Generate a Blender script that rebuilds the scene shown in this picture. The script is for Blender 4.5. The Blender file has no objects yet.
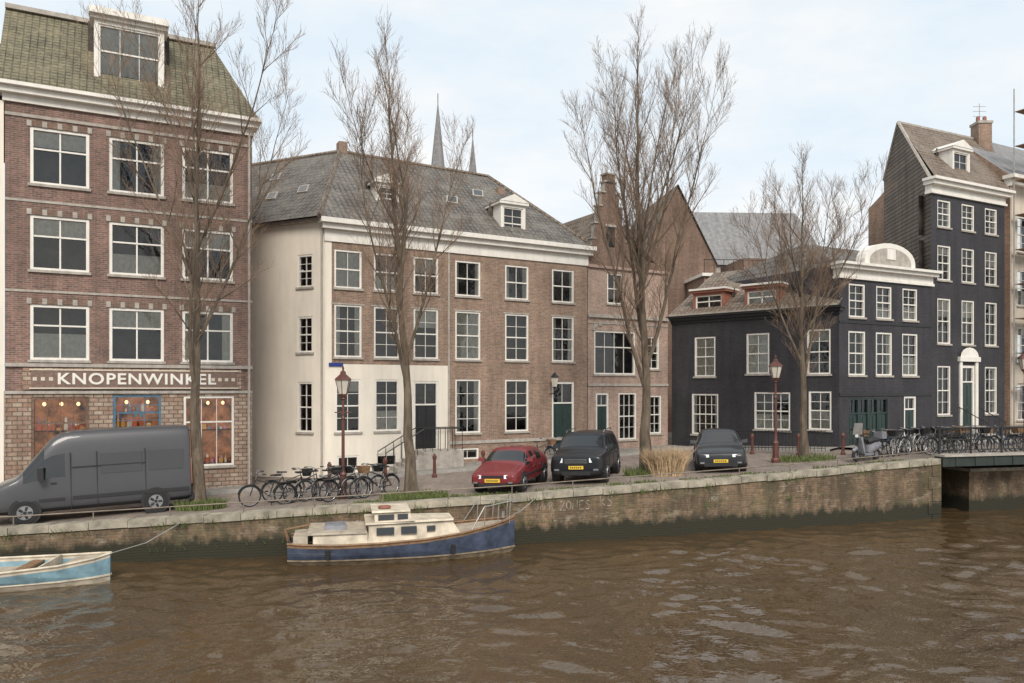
import bpy, bmesh, math, random
import numpy as np
from mathutils import Vector, Matrix
random.seed(7)
R=random.Random(11)
scene=bpy.context.scene
# ------------------------------------------------------------------ materials
def new_mat(name):
    m=bpy.data.materials.new(name); m.use_nodes=True
    nt=m.node_tree; b=nt.nodes['Principled BSDF']
    return m,nt,b
def N(nt,t,**kw):
    n=nt.nodes.new(t)
    for k,v in kw.items():
        if k in n.inputs: n.inputs[k].default_value=v
        else: setattr(n,k,v)
    return n
def mixc(nt,mode,fac,a,b):
    n=nt.nodes.new('ShaderNodeMix'); n.data_type='RGBA'; n.blend_type=mode
    for idx,v in ((0,fac),(6,a),(7,b)):
        if isinstance(v,bpy.types.NodeSocket): nt.links.new(v,n.inputs[idx])
        else:
            if idx and len(v)==3: v=(*v,1)
            n.inputs[idx].default_value=v
    return n.outputs[2]
def ramp(nt,src,stops):
    r=nt.nodes.new('ShaderNodeValToRGB'); nt.links.new(src,r.inputs[0])
    el=r.color_ramp.elements
    while len(el)<len(stops): el.new(0.5)
    for e,(p,c) in zip(el,stops):
        e.position=p; e.color=c if len(c)==4 else (*c,1)
    return r.outputs[0]
def noise(nt,vec,scale,detail=4,rough=.6,mscale=None):
    if mscale:
        mp=N(nt,'ShaderNodeMapping'); mp.inputs['Scale'].default_value=mscale
        nt.links.new(vec,mp.inputs[0]); vec=mp.outputs[0]
    n=N(nt,'ShaderNodeTexNoise',Scale=scale,Detail=detail,Roughness=rough)
    nt.links.new(vec,n.inputs['Vector']); return n.outputs[0]
def g(v): return (v,v,v)
def simple(name,col,rough=.6,metal=0,var=.25,scale=3,streak=0,bump=0,coat=0,spec=.5,emit=0):
    m,nt,b=new_mat(name)
    tc=N(nt,'ShaderNodeTexCoord'); vec=tc.outputs['UV'] if streak else tc.outputs['Object']
    f=noise(nt,vec,scale)
    r=ramp(nt,f,[(.3,g(1-var)),(.7,g(1+var*.5))])
    c=mixc(nt,'MULTIPLY',1.0,col,r)
    if streak:
        f2=noise(nt,vec,1.0,5,.65,(3.0,.35,1))
        r2=ramp(nt,f2,[(.38,g(1-streak)),(.6,g(1))])
        c=mixc(nt,'MULTIPLY',1.0,c,r2)
    nt.links.new(c,b.inputs['Base Color'])
    if emit: nt.links.new(c,b.inputs['Emission Color']); b.inputs['Emission Strength'].default_value=emit
    b.inputs['Roughness'].default_value=rough; b.inputs['Metallic'].default_value=metal
    b.inputs['Coat Weight'].default_value=coat; b.inputs['Specular IOR Level'].default_value=spec
    if bump:
        bp=N(nt,'ShaderNodeBump',Strength=bump,Distance=.02)
        nt.links.new(noise(nt,vec,scale*8),bp.inputs['Height']); nt.links.new(bp.outputs[0],b.inputs['Normal'])
    return m
def brick(name,c1,c2,mortar,bw=.22,rh=.07,ms=.010,rough=.85,weather=.3,offset=.5,bias=0,bump=.4,algae=False,stain=None):
    m,nt,b=new_mat(name)
    tc=N(nt,'ShaderNodeTexCoord'); uv=tc.outputs['UV']
    br=N(nt,'ShaderNodeTexBrick',Scale=1.0)
    br.offset=offset
    nt.links.new(uv,br.inputs['Vector'])
    br.inputs['Color1'].default_value=(*c1,1); br.inputs['Color2'].default_value=(*c2,1); br.inputs['Mortar'].default_value=(*mortar,1)
    br.inputs['Mortar Size'].default_value=ms; br.inputs['Brick Width'].default_value=bw; br.inputs['Row Height'].default_value=rh
    br.inputs['Mortar Smooth'].default_value=.3; br.inputs['Bias'].default_value=bias
    c=br.outputs[0]
    r=ramp(nt,noise(nt,uv,.45,5,.6),[(.3,g(1-weather)),(.7,g(1+weather*.4))])
    c=mixc(nt,'MULTIPLY',1.0,c,r)
    r=ramp(nt,noise(nt,uv,1.0,6,.7,(2.2,.25,1)),[(.36,g(1-weather)),(.6,g(1.04))])
    c=mixc(nt,'MULTIPLY',1.0,c,r)
    r=ramp(nt,noise(nt,uv,9,3,.7),[(.3,g(.78)),(.7,g(1.18))])
    c=mixc(nt,'MULTIPLY',1.0,c,r)
    if stain:
        f=ramp(nt,noise(nt,uv,.9,7,.75,(1.5,.5,1)),[(.44,g(0)),(.58,g(.88))])
        c=mixc(nt,'MIX',f,c,(.075,.055,.034))
        f=ramp(nt,noise(nt,uv,1.7,6,.8,(.6,1.2,1)),[(.55,g(0)),(.66,g(.7))])
        c=mixc(nt,'MIX',f,c,stain)
        f=ramp(nt,noise(nt,uv,.5,6,.8,(1,1,1)),[(.50,g(0)),(.68,g(.65))])
        c=mixc(nt,'MIX',f,c,(.09,.10,.04))
    if algae:
        geo=N(nt,'ShaderNodeNewGeometry'); sp=N(nt,'ShaderNodeSeparateXYZ'); nt.links.new(geo.outputs['Position'],sp.inputs[0])
        ad=N(nt,'ShaderNodeMath',operation='MULTIPLY_ADD'); nt.links.new(noise(nt,uv,2.5,4,.7,(1,.5,1)),ad.inputs[0]); ad.inputs[1].default_value=-.9; nt.links.new(sp.outputs[2],ad.inputs[2])
        f=ramp(nt,ad.outputs[0],[(0.0,g(1)),(.22,g(0))])
        c=mixc(nt,'MIX',f,c,(.028,.026,.014))
    nt.links.new(c,b.inputs['Base Color']); b.inputs['Roughness'].default_value=rough
    bp=N(nt,'ShaderNodeBump',Strength=bump,Distance=.02,invert=True)
    nt.links.new(br.outputs[1],bp.inputs['Height']); nt.links.new(bp.outputs[0],b.inputs['Normal'])
    return m
def tiles(name,c1,c2,moss,bw=.24,rh=.32,ms=.035):
    m,nt,b=new_mat(name)
    tc=N(nt,'ShaderNodeTexCoord'); uv=tc.outputs['UV']
    br=N(nt,'ShaderNodeTexBrick',Scale=1.0); br.offset=0
    nt.links.new(uv,br.inputs['Vector'])
    br.inputs['Color1'].default_value=(*c1,1); br.inputs['Color2'].default_value=(*c2,1); br.inputs['Mortar'].default_value=(*[x*.3 for x in c1],1)
    br.inputs['Mortar Size'].default_value=ms; br.inputs['Brick Width'].default_value=bw; br.inputs['Row Height'].default_value=rh
    br.inputs['Mortar Smooth'].default_value=.6
    f=ramp(nt,noise(nt,uv,.8,6,.7),[(.42,g(0)),(.62,g(1))])
    c=mixc(nt,'MIX',f,br.outputs[0],moss)
    r=ramp(nt,noise(nt,uv,6,3,.7),[(.3,g(.6)),(.7,g(1.35))])
    c=mixc(nt,'MULTIPLY',1.0,c,r)
    nt.links.new(c,b.inputs['Base Color']); b.inputs['Roughness'].default_value=.75
    bp=N(nt,'ShaderNodeBump',Strength=.8,Distance=.05,invert=True)
    nt.links.new(br.outputs[1],bp.inputs['Height']); nt.links.new(bp.outputs[0],b.inputs['Normal'])
    return m
M={}
M['brickL']=brick('brick_mauve',(.29,.155,.12),(.17,.095,.078),(.30,.25,.21),weather=.32)
M['brickM']=brick('brick_brown',(.37,.23,.155),(.245,.152,.105),(.35,.30,.25),weather=.25)
M['brickP']=brick('brick_pink',(.48,.32,.25),(.37,.24,.18),(.44,.38,.33),weather=.22)
M['brickB']=brick('brick_black_painted',(.052,.048,.056),(.040,.037,.044),(.032,.030,.034),weather=.35,rough=.6)
M['brickS']=brick('brick_shop_glazed',(.34,.21,.15),(.47,.38,.29),(.18,.13,.10),bw=.3,rh=.15,ms=.02,weather=.28)
M['brickBr']=brick('brick_dark_brown',(.25,.15,.10),(.17,.105,.075),(.24,.185,.155))
M['quay']=brick('brick_quay',(.32,.205,.12),(.18,.115,.07),(.28,.22,.155),bw=.24,rh=.08,ms=.012,weather=.4,algae=True,stain=(.36,.30,.22),bump=.9)
M['pave']=brick('brick_paving',(.34,.27,.225),(.27,.215,.18),(.17,.15,.13),bw=.2,rh=.1,weather=.25)
M['walk']=brick('sidewalk_tiles',(.37,.34,.305),(.31,.285,.255),(.18,.165,.15),bw=.3,rh=.3,weather=.25)
M['tile']=tiles('roof_tiles_grey',(.145,.128,.115),(.10,.09,.082),(.185,.168,.145))
M['tileB']=tiles('roof_tiles_brown',(.21,.155,.115),(.15,.11,.085),(.22,.18,.14))
M['slate']=tiles('roof_slate_moss',(.17,.155,.095),(.13,.12,.08),(.20,.175,.11),bw=.22,rh=.16,ms=.02)
M['slateG']=simple('roof_slate_grey',(.24,.235,.235),.7,var=.3,scale=2.5,streak=.2)
M['cream']=simple('cream_render',(.82,.75,.64),.8,var=.06,scale=.8,streak=.08)
M['white']=simple('white_paint',(.80,.765,.70),.5,var=.09,scale=2,streak=.1)
M['stone']=simple('stone',(.44,.40,.35),.8,var=.25,scale=4,streak=.2,bump=.2)
M['coping']=simple('granite_coping',(.36,.32,.25),.85,var=.5,scale=2.5,bump=.5)
M['kerb']=simple('granite_kerb',(.36,.34,.31),.85,var=.25,scale=5)
M['dark']=simple('dark_interior',(.02,.018,.016),.9,var=.5,scale=1)
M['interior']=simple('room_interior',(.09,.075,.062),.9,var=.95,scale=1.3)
M['curtain']=simple('curtain',(.80,.76,.69),.9,var=.2,scale=8)
M['redshut']=simple('red_shutter',(.30,.12,.08),.6)
M['greendoor']=simple('green_door',(.02,.04,.036),.35)
M['blackpaint']=simple('black_paint',(.018,.018,.02),.4)
M['iron']=simple('iron_black',(.02,.02,.02),.45,var=.3)
M['beam']=simple('bridge_beam_paint',(.03,.04,.035),.6,var=.35,scale=2)
M['galv']=simple('galvanised_steel',(.40,.38,.35),.45,.6)
M['rail']=simple('rusty_rail',(.22,.18,.14),.6,.2,var=.4)
M['clap']=brick('clapboard',(.25,.205,.165),(.17,.14,.115),(.05,.042,.036),bw=30,rh=.22,ms=.03,weather=.3)
M['lampglass']=simple('lamp_glass',(.6,.56,.48),.2,var=.1)
M['brownpaint']=simple('lamp_brown_paint',(.12,.045,.035),.4)
M['blueframe']=simple('blue_frame',(.07,.16,.24),.5)
M['signblue']=simple('sign_blue',(.02,.04,.22),.4)
M['signband']=simple('sign_band',(.20,.13,.10),.6,var=.3,scale=9)
M['shopback_glow']=simple('shop_back_wall_glow',(.42,.17,.07),.9,var=.95,scale=2.2,emit=.55)  # emission in the back wall stands in for warm shop lighting
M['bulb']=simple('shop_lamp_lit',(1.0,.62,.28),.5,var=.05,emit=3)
for i_,c_ in enumerate([(.6,.12,.06),(.65,.36,.1),(.1,.26,.36),(.65,.58,.48),(.45,.12,.05),(.5,.22,.28)]): M['item%d'%i_]=simple('shop_item_glow_%d'%i_,c_,.6,emit=.5)  # goods given emission so they look lit by the shop
def glassmat():
    m=bpy.data.materials.new('window_glass'); m.use_nodes=True; nt=m.node_tree; nt.nodes.clear()
    o=N(nt,'ShaderNodeOutputMaterial'); mx=N(nt,'ShaderNodeMixShader'); fr=N(nt,'ShaderNodeFresnel',IOR=1.8)
    tr=N(nt,'ShaderNodeBsdfTransparent',Color=(.84,.86,.84,1)); gl=N(nt,'ShaderNodeBsdfGlossy',Roughness=.03)
    tc=N(nt,'ShaderNodeTexCoord'); bp=N(nt,'ShaderNodeBump',Strength=.25,Distance=.04)
    nt.links.new(noise(nt,tc.outputs['Object'],1.5,2),bp.inputs['Height']); nt.links.new(bp.outputs[0],gl.inputs['Normal'])
    nt.links.new(fr.outputs[0],mx.inputs[0]); nt.links.new(tr.outputs[0],mx.inputs[1]); nt.links.new(gl.outputs[0],mx.inputs[2]); nt.links.new(mx.outputs[0],o.inputs[0])
    return m
M['glass']=glassmat()
M['carglass']=simple('car_glass',(.012,.014,.016),.05,var=.1,spec=.9)
def watermat():
    m,nt,b=new_mat('canal_water'); tc=N(nt,'ShaderNodeTexCoord'); ob=tc.outputs['Object']
    b.inputs['Roughness'].default_value=.02; b.inputs['IOR'].default_value=1.5
    c=mixc(nt,'MULTIPLY',1.0,(.078,.050,.025),ramp(nt,noise(nt,ob,.25,4),[(.3,g(.8)),(.7,g(1.15))])); nt.links.new(c,b.inputs['Base Color'])
    a2=noise(nt,ob,4.5,2,.5,(1,1.3,1))
    bp=N(nt,'ShaderNodeBump',Strength=.6,Distance=.03); nt.links.new(a2,bp.inputs['Height']); nt.links.new(bp.outputs[0],b.inputs['Normal'])
    return m
M['water']=watermat()
def barkmat(name,c1,c2):
    m,nt,b=new_mat(name); tc=N(nt,'ShaderNodeTexCoord')
    f=noise(nt,tc.outputs['Object'],5,5,.7,(1,1,.25))
    nt.links.new(ramp(nt,f,[(.35,c1),(.65,c2)]),b.inputs['Base Color']); b.inputs['Roughness'].default_value=.9
    bp=N(nt,'ShaderNodeBump',Strength=.6,Distance=.04); nt.links.new(f,bp.inputs['Height']); nt.links.new(bp.outputs[0],b.inputs['Normal'])
    return m
M['bark']=barkmat('bark',(.065,.048,.033),(.18,.14,.10))
M['twig']=simple('twigs',(.26,.18,.125),.9,var=.4,scale=1.2)
M['grass']=simple('grass_blades',(.12,.15,.045),.9,var=.4,scale=5)
M['reed']=simple('dry_reed',(.50,.36,.22),.9,var=.4,scale=5)
M['plate']=simple('plate_yellow',(.75,.5,.05),.5,var=.05)
M['tyre']=simple('tyre',(.02,.02,.02),.85)
M['rim']=simple('alloy_rim',(.35,.35,.36),.35,.7)
M['headlight']=simple('headlight',(.8,.82,.85),.3,var=.1,emit=.12)
M['chrome']=simple('chrome',(.5,.5,.5),.2,1)
M['plastic']=simple('black_plastic',(.02,.02,.022),.55)
def paint(name,c,rough=.3,coat=.4): return simple(name,c,rough,var=.06,scale=1,coat=coat,spec=.4)
M['vanpaint']=paint('van_grey',(.06,.06,.066),.4)
M['redpaint']=paint('car_red',(.17,.018,.022),.35,.3)
M['suvpaint']=paint('suv_black',(.009,.010,.013),.35,.2)
M['greypaint']=paint('car_darkgrey',(.022,.024,.028),.35,.25)
M['navy']=simple('boat_navy',(.06,.078,.125),.6,var=.65,scale=2.2)
M['boatwhite']=simple('boat_white',(.62,.54,.42),.6,var=.4,scale=2.5)
M['boatblue']=simple('boat_lightblue',(.20,.33,.39),.7,var=.45,scale=2.5)
M['wood']=simple('boat_wood',(.24,.14,.075),.6,var=.4,scale=6)
M['rust']=simple('waterline_dirt',(.26,.20,.13),.9,var=.5,scale=5)
M['deckgrey']=simple('boat_deck',(.42,.36,.28),.8,var=.35,scale=4)
M['graf']=simple('graffiti_paint',(.50,.45,.38),.8,var=.5,scale=6)
M['tarp']=simple('scooter_cover',(.20,.20,.22),.6,var=.35,scale=4)
M['facewhite']=simple('cream_facade',(.66,.58,.48),.8,var=.1,scale=1,streak=.15)
# ------------------------------------------------------------------ mesh builder
class MB:
    def __init__(s): s.v=[];s.f=[];s.m=[];s.mats=[]
    def mi(s,k):
        if k not in s.mats: s.mats.append(k)
        return s.mats.index(k)
    def face(s,pts,mat):
        i=len(s.v); s.v.extend([tuple(p) for p in pts]); s.f.append(tuple(range(i,i+len(pts)))); s.m.append(s.mi(mat))
    def hexa(s,c,mat):
        i=len(s.v); s.v.extend([tuple(p) for p in c]); k=s.mi(mat)
        for q in ((3,2,1,0),(4,5,6,7),(0,1,5,4),(1,2,6,5),(2,3,7,6),(3,0,4,7)):
            s.f.append(tuple(i+a for a in q)); s.m.append(k)
    def box(s,x0,x1,y0,y1,z0,z1,mat):
        s.hexa([(x0,y0,z0),(x1,y0,z0),(x1,y1,z0),(x0,y1,z0),(x0,y0,z1),(x1,y0,z1),(x1,y1,z1),(x0,y1,z1)],mat)
    def tube(s,pts,rad,n,mat,cap=True):
        k=s.mi(mat); base=len(s.v); L=len(pts)
        if not hasattr(rad,'__len__'): rad=[rad]*L
        for j in range(L):
            a=pts[max(j-1,0)]; b=pts[min(j+1,L-1)]
            dx,dy,dz=b[0]-a[0],b[1]-a[1],b[2]-a[2]; l=math.sqrt(dx*dx+dy*dy+dz*dz) or 1; dx/=l;dy/=l;dz/=l
            if abs(dz)<.9: ux,uy,uz=-dy,dx,0
            else: ux,uy,uz=0,-dz,dy
            q=math.sqrt(ux*ux+uy*uy+uz*uz) or 1; ux/=q;uy/=q;uz/=q
            wx,wy,wz=dy*uz-dz*uy,dz*ux-dx*uz,dx*uy-dy*ux
            r=rad[j]; p=pts[j]
            for t in range(n):
                c=math.cos(2*math.pi*t/n)*r; q=math.sin(2*math.pi*t/n)*r
                s.v.append((p[0]+ux*c+wx*q,p[1]+uy*c+wy*q,p[2]+uz*c+wz*q))
        for j in range(L-1):
            for t in range(n):
                a=base+j*n+t; b=base+j*n+(t+1)%n
                s.f.append((a,b,b+n,a+n)); s.m.append(k)
        if cap and n>3:
            s.f.append(tuple(base+t for t in reversed(range(n)))); s.m.append(k)
            s.f.append(tuple(base+(L-1)*n+t for t in range(n))); s.m.append(k)
    def lathe(s,x,y,prof,n,mat):
        s.tube([(x,y,z) for r,z in prof],[r for r,z in prof],n,mat)
    def torus(s,c,ax1,ax2,R_,r,n,m2,mat):
        k=s.mi(mat); base=len(s.v); c=Vector(c);a1=Vector(ax1);a2=Vector(ax2);a3=a1.cross(a2)
        for i in range(n):
            t=2*math.pi*i/n; o=a1*math.cos(t)+a2*math.sin(t)
            for j in range(m2):
                u=2*math.pi*j/m2; s.v.append(tuple(c+o*(R_+r*math.cos(u))+a3*(r*math.sin(u))))
        for i in range(n):
            for j in range(m2):
                a=base+i*m2+j;b=base+i*m2+(j+1)%m2;c2=base+((i+1)%n)*m2+(j+1)%m2;d=base+((i+1)%n)*m2+j
                s.f.append((a,b,c2,d)); s.m.append(k)
    def mesh(s,name,origin=(0,0,0),smooth=False):
        me=bpy.data.meshes.new(name)
        ox,oy,oz=origin
        me.from_pydata([(a-ox,b-oy,c-oz) for a,b,c in s.v],[],s.f)
        for k in s.mats: me.materials.append(M[k])
        me.polygons.foreach_set('material_index',s.m)
        if len(s.f)<60000:
            uvl=me.uv_layers.new(name='UVMap').data
            for p in me.polygons:
                n=p.normal; h=math.hypot(n.x,n.y)
                for li in p.loop_indices:
                    co=s.v[me.loops[li].vertex_index]
                    if h<.2: uvl[li].uv=(co[0],co[1])
                    else: uvl[li].uv=((-n.y*co[0]+n.x*co[1])/h, co[2]/h)
        if smooth: me.polygons.foreach_set('use_smooth',[True]*len(s.f))
        me.update(); return me
def link(o,parent=None):
    scene.collection.objects.link(o)
    if parent: o.parent=parent
    return o
def obj(mb,name,origin=(0,0,0),parent=None,smooth=False):
    o=bpy.data.objects.new(name,mb.mesh(name,origin,smooth)); link(o,parent)
    if not parent: o.location=origin
    return o
def empty(name,loc=(0,0,0)):
    e=bpy.data.objects.new(name,None); e.location=loc; e.empty_display_size=.5; return link(e)
class House:
    def __init__(s,name,origin):
        s.o=origin; s.e=empty(name,origin); s.p={}
    def __getitem__(s,k): return s.p.setdefault(k,MB())
    def finish(s):
        for k,mb in s.p.items():
            if mb.f: obj(mb,k,s.o,s.e)
class Fr:
    def __init__(s,ox,oy,dx,dy):
        l=math.hypot(dx,dy); s.o=(ox,oy); s.d=(dx/l,dy/l); s.n=(-dy/l,dx/l)
    def P(s,a,t,z): return (s.o[0]+s.d[0]*a+s.n[0]*t, s.o[1]+s.d[1]*a+s.n[1]*t, z)
    def box(s,mb,s0,s1,t0,t1,z0,z1,mat):
        P=s.P; mb.hexa([P(s0,t0,z0),P(s1,t0,z0),P(s1,t1,z0),P(s0,t1,z0),P(s0,t0,z1),P(s1,t0,z1),P(s1,t1,z1),P(s0,t1,z1)],mat)
def wall(H,fr,s0,s1,z0,z1,ops,matfn,depth=.16,part='walls'):
    mb=H[part]
    if isinstance(matfn,str): k=matfn; matfn=lambda a,b:k
    extra_s=[];extra_z=[]
    if hasattr(H,'cuts'): extra_s,extra_z=H.cuts
    S=sorted(set([s0,s1]+[x for o in ops for x in o[:2]]+extra_s)); Z=sorted(set([z0,z1]+[x for o in ops for x in o[2:4]]+extra_z))
    S=[x for x in S if s0<=x<=s1]; Z=[x for x in Z if z0<=x<=z1]
    for i in range(len(S)-1):
        for j in range(len(Z)-1):
            a=(S[i]+S[i+1])/2;b=(Z[j]+Z[j+1])/2
            if any(o[0]<a<o[1] and o[2]<b<o[3] for o in ops): continue
            mb.face([fr.P(S[i],0,Z[j]),fr.P(S[i+1],0,Z[j]),fr.P(S[i+1],0,Z[j+1]),fr.P(S[i],0,Z[j+1])],matfn(a,b))
    for o in ops:
        a,b,c,d=o[:4]; m=matfn((a+b)/2,(c+d)/2)
        q=lambda *pp: mb.face([fr.P(*x) for x in pp],m)
        q((a,0,c),(a,0,d),(a,depth,d),(a,depth,c)); q((b,0,d),(b,0,c),(b,depth,c),(b,depth,d))
        q((a,0,d),(b,0,d),(b,depth,d),(a,depth,d)); q((b,0,c),(a,0,c),(a,depth,c),(b,depth,c))
def window(H,fr,sc,w,za,zb,cols=2,rows=4,frame='white',fw=.08,t0=.02,sill=True,inner=None,heavy=True,curt=None):
    W=H['windows']; a=sc-w/2; b=sc+w/2
    for (x0,x1,y0,y1,e) in ((a,a+fw,za,zb,0),(b-fw,b,za,zb,0),(a+fw,b-fw,zb-fw,zb,.003),(a+fw,b-fw,za,za+fw*.8,.003)):
        fr.box(W,x0,x1,t0+e,.158,y0,y1,frame)
    ia,ib,ja,jb=a+fw,b-fw,za+fw*.8,zb-fw
    mid=(ja+jb)/2 if rows%2==0 else ja+(jb-ja)*.64
    if heavy: fr.box(W,ia,ib,t0+.03,.13,mid-.028,mid+.028,frame)
    bw=.022
    for c in range(1,cols):
        x=ia+(ib-ia)*c/cols; ww=.05 if (cols==2 and rows==3) else bw
        fr.box(W,x-ww/2,x+ww/2,t0+.045,.122,ja,jb,frame)
    if rows%2==0:
        for r in range(1,rows):
            if r==rows//2: continue
            z=ja+(jb-ja)*r/rows; fr.box(W,ia,ib,t0+.047,.12,z-bw/2,z+bw/2,frame)
    P=fr.P
    H['glass'].face([P(ia,.112,ja),P(ib,.112,ja),P(ib,.112,jb),P(ia,.112,jb)],'glass')
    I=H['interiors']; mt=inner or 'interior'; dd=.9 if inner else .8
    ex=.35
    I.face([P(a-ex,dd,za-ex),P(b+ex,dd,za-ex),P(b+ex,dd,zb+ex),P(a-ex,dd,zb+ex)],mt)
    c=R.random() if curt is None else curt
    if inner=='shopback_glow':
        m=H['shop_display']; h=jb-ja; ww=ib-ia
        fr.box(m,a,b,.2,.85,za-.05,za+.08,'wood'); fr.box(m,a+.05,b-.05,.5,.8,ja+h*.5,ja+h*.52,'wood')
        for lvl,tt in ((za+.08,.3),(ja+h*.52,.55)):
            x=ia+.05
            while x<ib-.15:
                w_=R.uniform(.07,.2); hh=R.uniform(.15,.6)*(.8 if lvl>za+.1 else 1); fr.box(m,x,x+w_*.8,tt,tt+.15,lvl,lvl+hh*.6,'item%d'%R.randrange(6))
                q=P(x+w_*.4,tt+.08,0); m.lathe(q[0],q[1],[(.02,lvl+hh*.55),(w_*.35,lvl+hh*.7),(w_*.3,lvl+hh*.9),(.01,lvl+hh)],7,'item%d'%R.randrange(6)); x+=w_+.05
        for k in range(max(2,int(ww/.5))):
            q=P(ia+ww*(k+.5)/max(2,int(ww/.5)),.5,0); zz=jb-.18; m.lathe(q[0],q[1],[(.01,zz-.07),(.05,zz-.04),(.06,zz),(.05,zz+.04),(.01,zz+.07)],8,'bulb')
    if not inner:
        C=H['curtains']; h=jb-ja; ww=ib-ia
        def cur(x0,x1,z0,z1):
            n=max(2,int((x1-x0)/.09))
            for i in range(n):
                xa=x0+(x1-x0)*i/n; xb=x0+(x1-x0)*(i+1)/n; ta=.125+.025*(i%2); tb=.125+.025*((i+1)%2)
                C.face([P(xa,ta,z0),P(xb,tb,z0),P(xb,tb,z1),P(xa,ta,z1)],'curtain')
        if c<.22: cur(ia,ib,jb-h*R.uniform(.15,.5),jb)
        elif c<.50:
            k=ww*R.uniform(.1,.22); cur(ia,ia+k,ja,jb); cur(ib-k,ib,ja,jb)
        elif c<.68: cur(ia,ib,ja,ja+h*R.uniform(.3,.5))
        elif c<.74: cur(ia,ib,ja,jb)
    if sill: fr.box(W,a-.06,b+.06,-.07,.05,za-.09,za-.002,'stone' if frame=='white' else frame)
def door(H,fr,sc,w,za,zb,mat='greendoor',trans=.55,fw=.1,frame='white'):
    W=H['doors']; a=sc-w/2;b=sc+w/2
    fr.box(W,a,a+fw,.02,.157,za,zb,frame); fr.box(W,b-fw,b,.02,.157,za,zb,frame); fr.box(W,a+fw,b-fw,.023,.157,zb-fw,zb,frame)
    zt=zb-fw-trans; fr.box(W,a+fw,b-fw,.03,.15,zt-.07,zt,frame)
    P=fr.P
    H['glass'].face([P(a+fw,.11,zt),P(b-fw,.11,zt),P(b-fw,.11,zb-fw),P(a+fw,.11,zb-fw)],'glass')
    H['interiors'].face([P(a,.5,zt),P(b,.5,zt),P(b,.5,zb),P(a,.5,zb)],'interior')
    fr.box(W,(a+b)/2-.012,(a+b)/2+.012,.09,.12,zt,zb-fw,frame)
    fr.box(W,a+fw,b-fw,.08,.14,za,zt-.07,mat)
    ww=b-a-2*fw
    for x0,x1 in ((.12,.46),(.54,.88)):
        for y0,y1 in ((.06,.4),(.47,.94)):
            h=zt-.07-za
            fr.box(W,a+fw+ww*x0,a+fw+ww*x1,.06,.085,za+h*y0,za+h*y1,mat)
def cornice(H,fr,s0,s1,z0,steps,mat='white',mod=None,part='cornice'):
    mb=H[part]; z=z0
    for i,(h,t) in enumerate(steps):
        fr.box(mb,s0-t*.6,s1+t*.6,-t,.3,z,z+h,mat); z+=h
def dormer(H,fr,sc,w,zb,zt,tf,back,ped=True,cols=2,rows=4,mat='white',frame='white',roof='tile'):
    a=sc-w/2;b=sc+w/2;P=fr.P; mb=H['dormers']
    f2=Fr(*P(0,tf,0)[:2],*fr.d)
    fww=.14
    for x0,x1,y0,y1 in ((a,a+fww,zb,zt),(b-fww,b,zb,zt),(a+fww,b-fww,zt-fww,zt)):
        f2.box(mb,x0,x1,0,.2,y0,y1,mat)
    window(H,f2,sc,w-2*fww,zb+.02,zt-fww,cols,rows,frame,fw=.06,t0=.04,sill=False)
    for x,sg in ((a,1),(b,-1)):
        mb.face([f2.P(x+sg*.01,.19,zb),f2.P(x+sg*.01,back,zb),f2.P(x+sg*.01,back,zt),f2.P(x+sg*.01,.19,zt)],mat)
    f2.box(mb,a-.12,b+.12,-.12,back,zt,zt+.12,mat)
    if ped:
        h=w*.28; z=zt+.12; q=f2.P
        mb.face([q(a-.15,-.14,z),q(b+.15,-.14,z),q(sc,-.14,z+h)],mat)
        mb.face([q(a-.15,-.14,z+.002),q(sc,-.14,z+h),q(sc,back,z+h),q(a-.15,back,z+.002)],mat)
        mb.face([q(b+.15,-.14,z+.002),q(b+.15,back,z+.002),q(sc,back,z+h),q(sc,-.14,z+h)],mat)
# ------------------------------------------------------------------ terrain functions
def lerp_tab(tab,x):
    if x<=tab[0][0]: return tab[0][1]
    for (a,b),(c,d) in zip(tab,tab[1:]):
        if x<=c: return b+(d-b)*(x-a)/(c-a)
    return tab[-1][1]
ZT=[(-60,.75),(-14,1.06),(0,1.53),(10,1.92),(16.45,2.25),(22,2.33),(80,2.4)]
QT=[(-300,-42),(-40,15.3),(-14.2,21.1),(-.1,24.2),(8,26.55),(16.45,29.2),(40,35.1),(300,100)]
zg=lambda x: lerp_tab(ZT,x)
yq=lambda x: lerp_tab(QT,x)
mb=MB()
XS=sorted(set([-900,-300,-150,-80,-60,-40,-30]+[x for x in range(-28,30,1)]+[16.45,-14.2,-.1,35,40,60,80,150,300,900]))
for xa,xb in zip(XS,XS[1:]):
    ya=yq(xa)+.4; yb=yq(xb)+.4
    F=[0,2,5,9,14,20,30,60,200,1200]
    for fa,fb in zip(F,F[1:]):
        mb.face([(xa,ya+fa,zg(xa)),(xb,yb+fa,zg(xb)),(xb,yb+fb,zg(xb)),(xa,ya+fb,zg(xa))],'pave')
obj(mb,'ground')
# water: rippled surface near, flat sheet beyond
rw_=np.random.RandomState(3)
x=np.arange(-34,40,.085); y=np.arange(8,44,.085); X,Y=np.meshgrid(x,y); Zw=np.zeros_like(X)
warpx=.35*np.sin(.7*X+.3*Y)+.25*np.sin(1.3*Y-.5*X+1); warpy=.35*np.sin(.6*Y-.4*X+2)+.25*np.sin(1.1*X+.8*Y)
for i in range(72):
    lam=.42*(3.8**rw_.rand()); th=rw_.normal(1.4,.8); k=2*math.pi/lam
    slope=.036*(.5+rw_.rand()); amp=slope/k; ph=rw_.rand()*6.28
    wx,wy=np.cos(th)*k,np.sin(th)*k
    mod_=.55+.45*np.sin(X*rw_.uniform(.1,.6)+Y*rw_.uniform(.1,.7)+rw_.rand()*6)
    Zw+=amp*mod_*np.sin(wx*(X+warpx)+wy*(Y+warpy)+ph)
Zw*=.82+.28*np.sin(X*.19+1.2*np.sin(Y*.17))*np.sin(Y*.31+X*.07)
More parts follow.
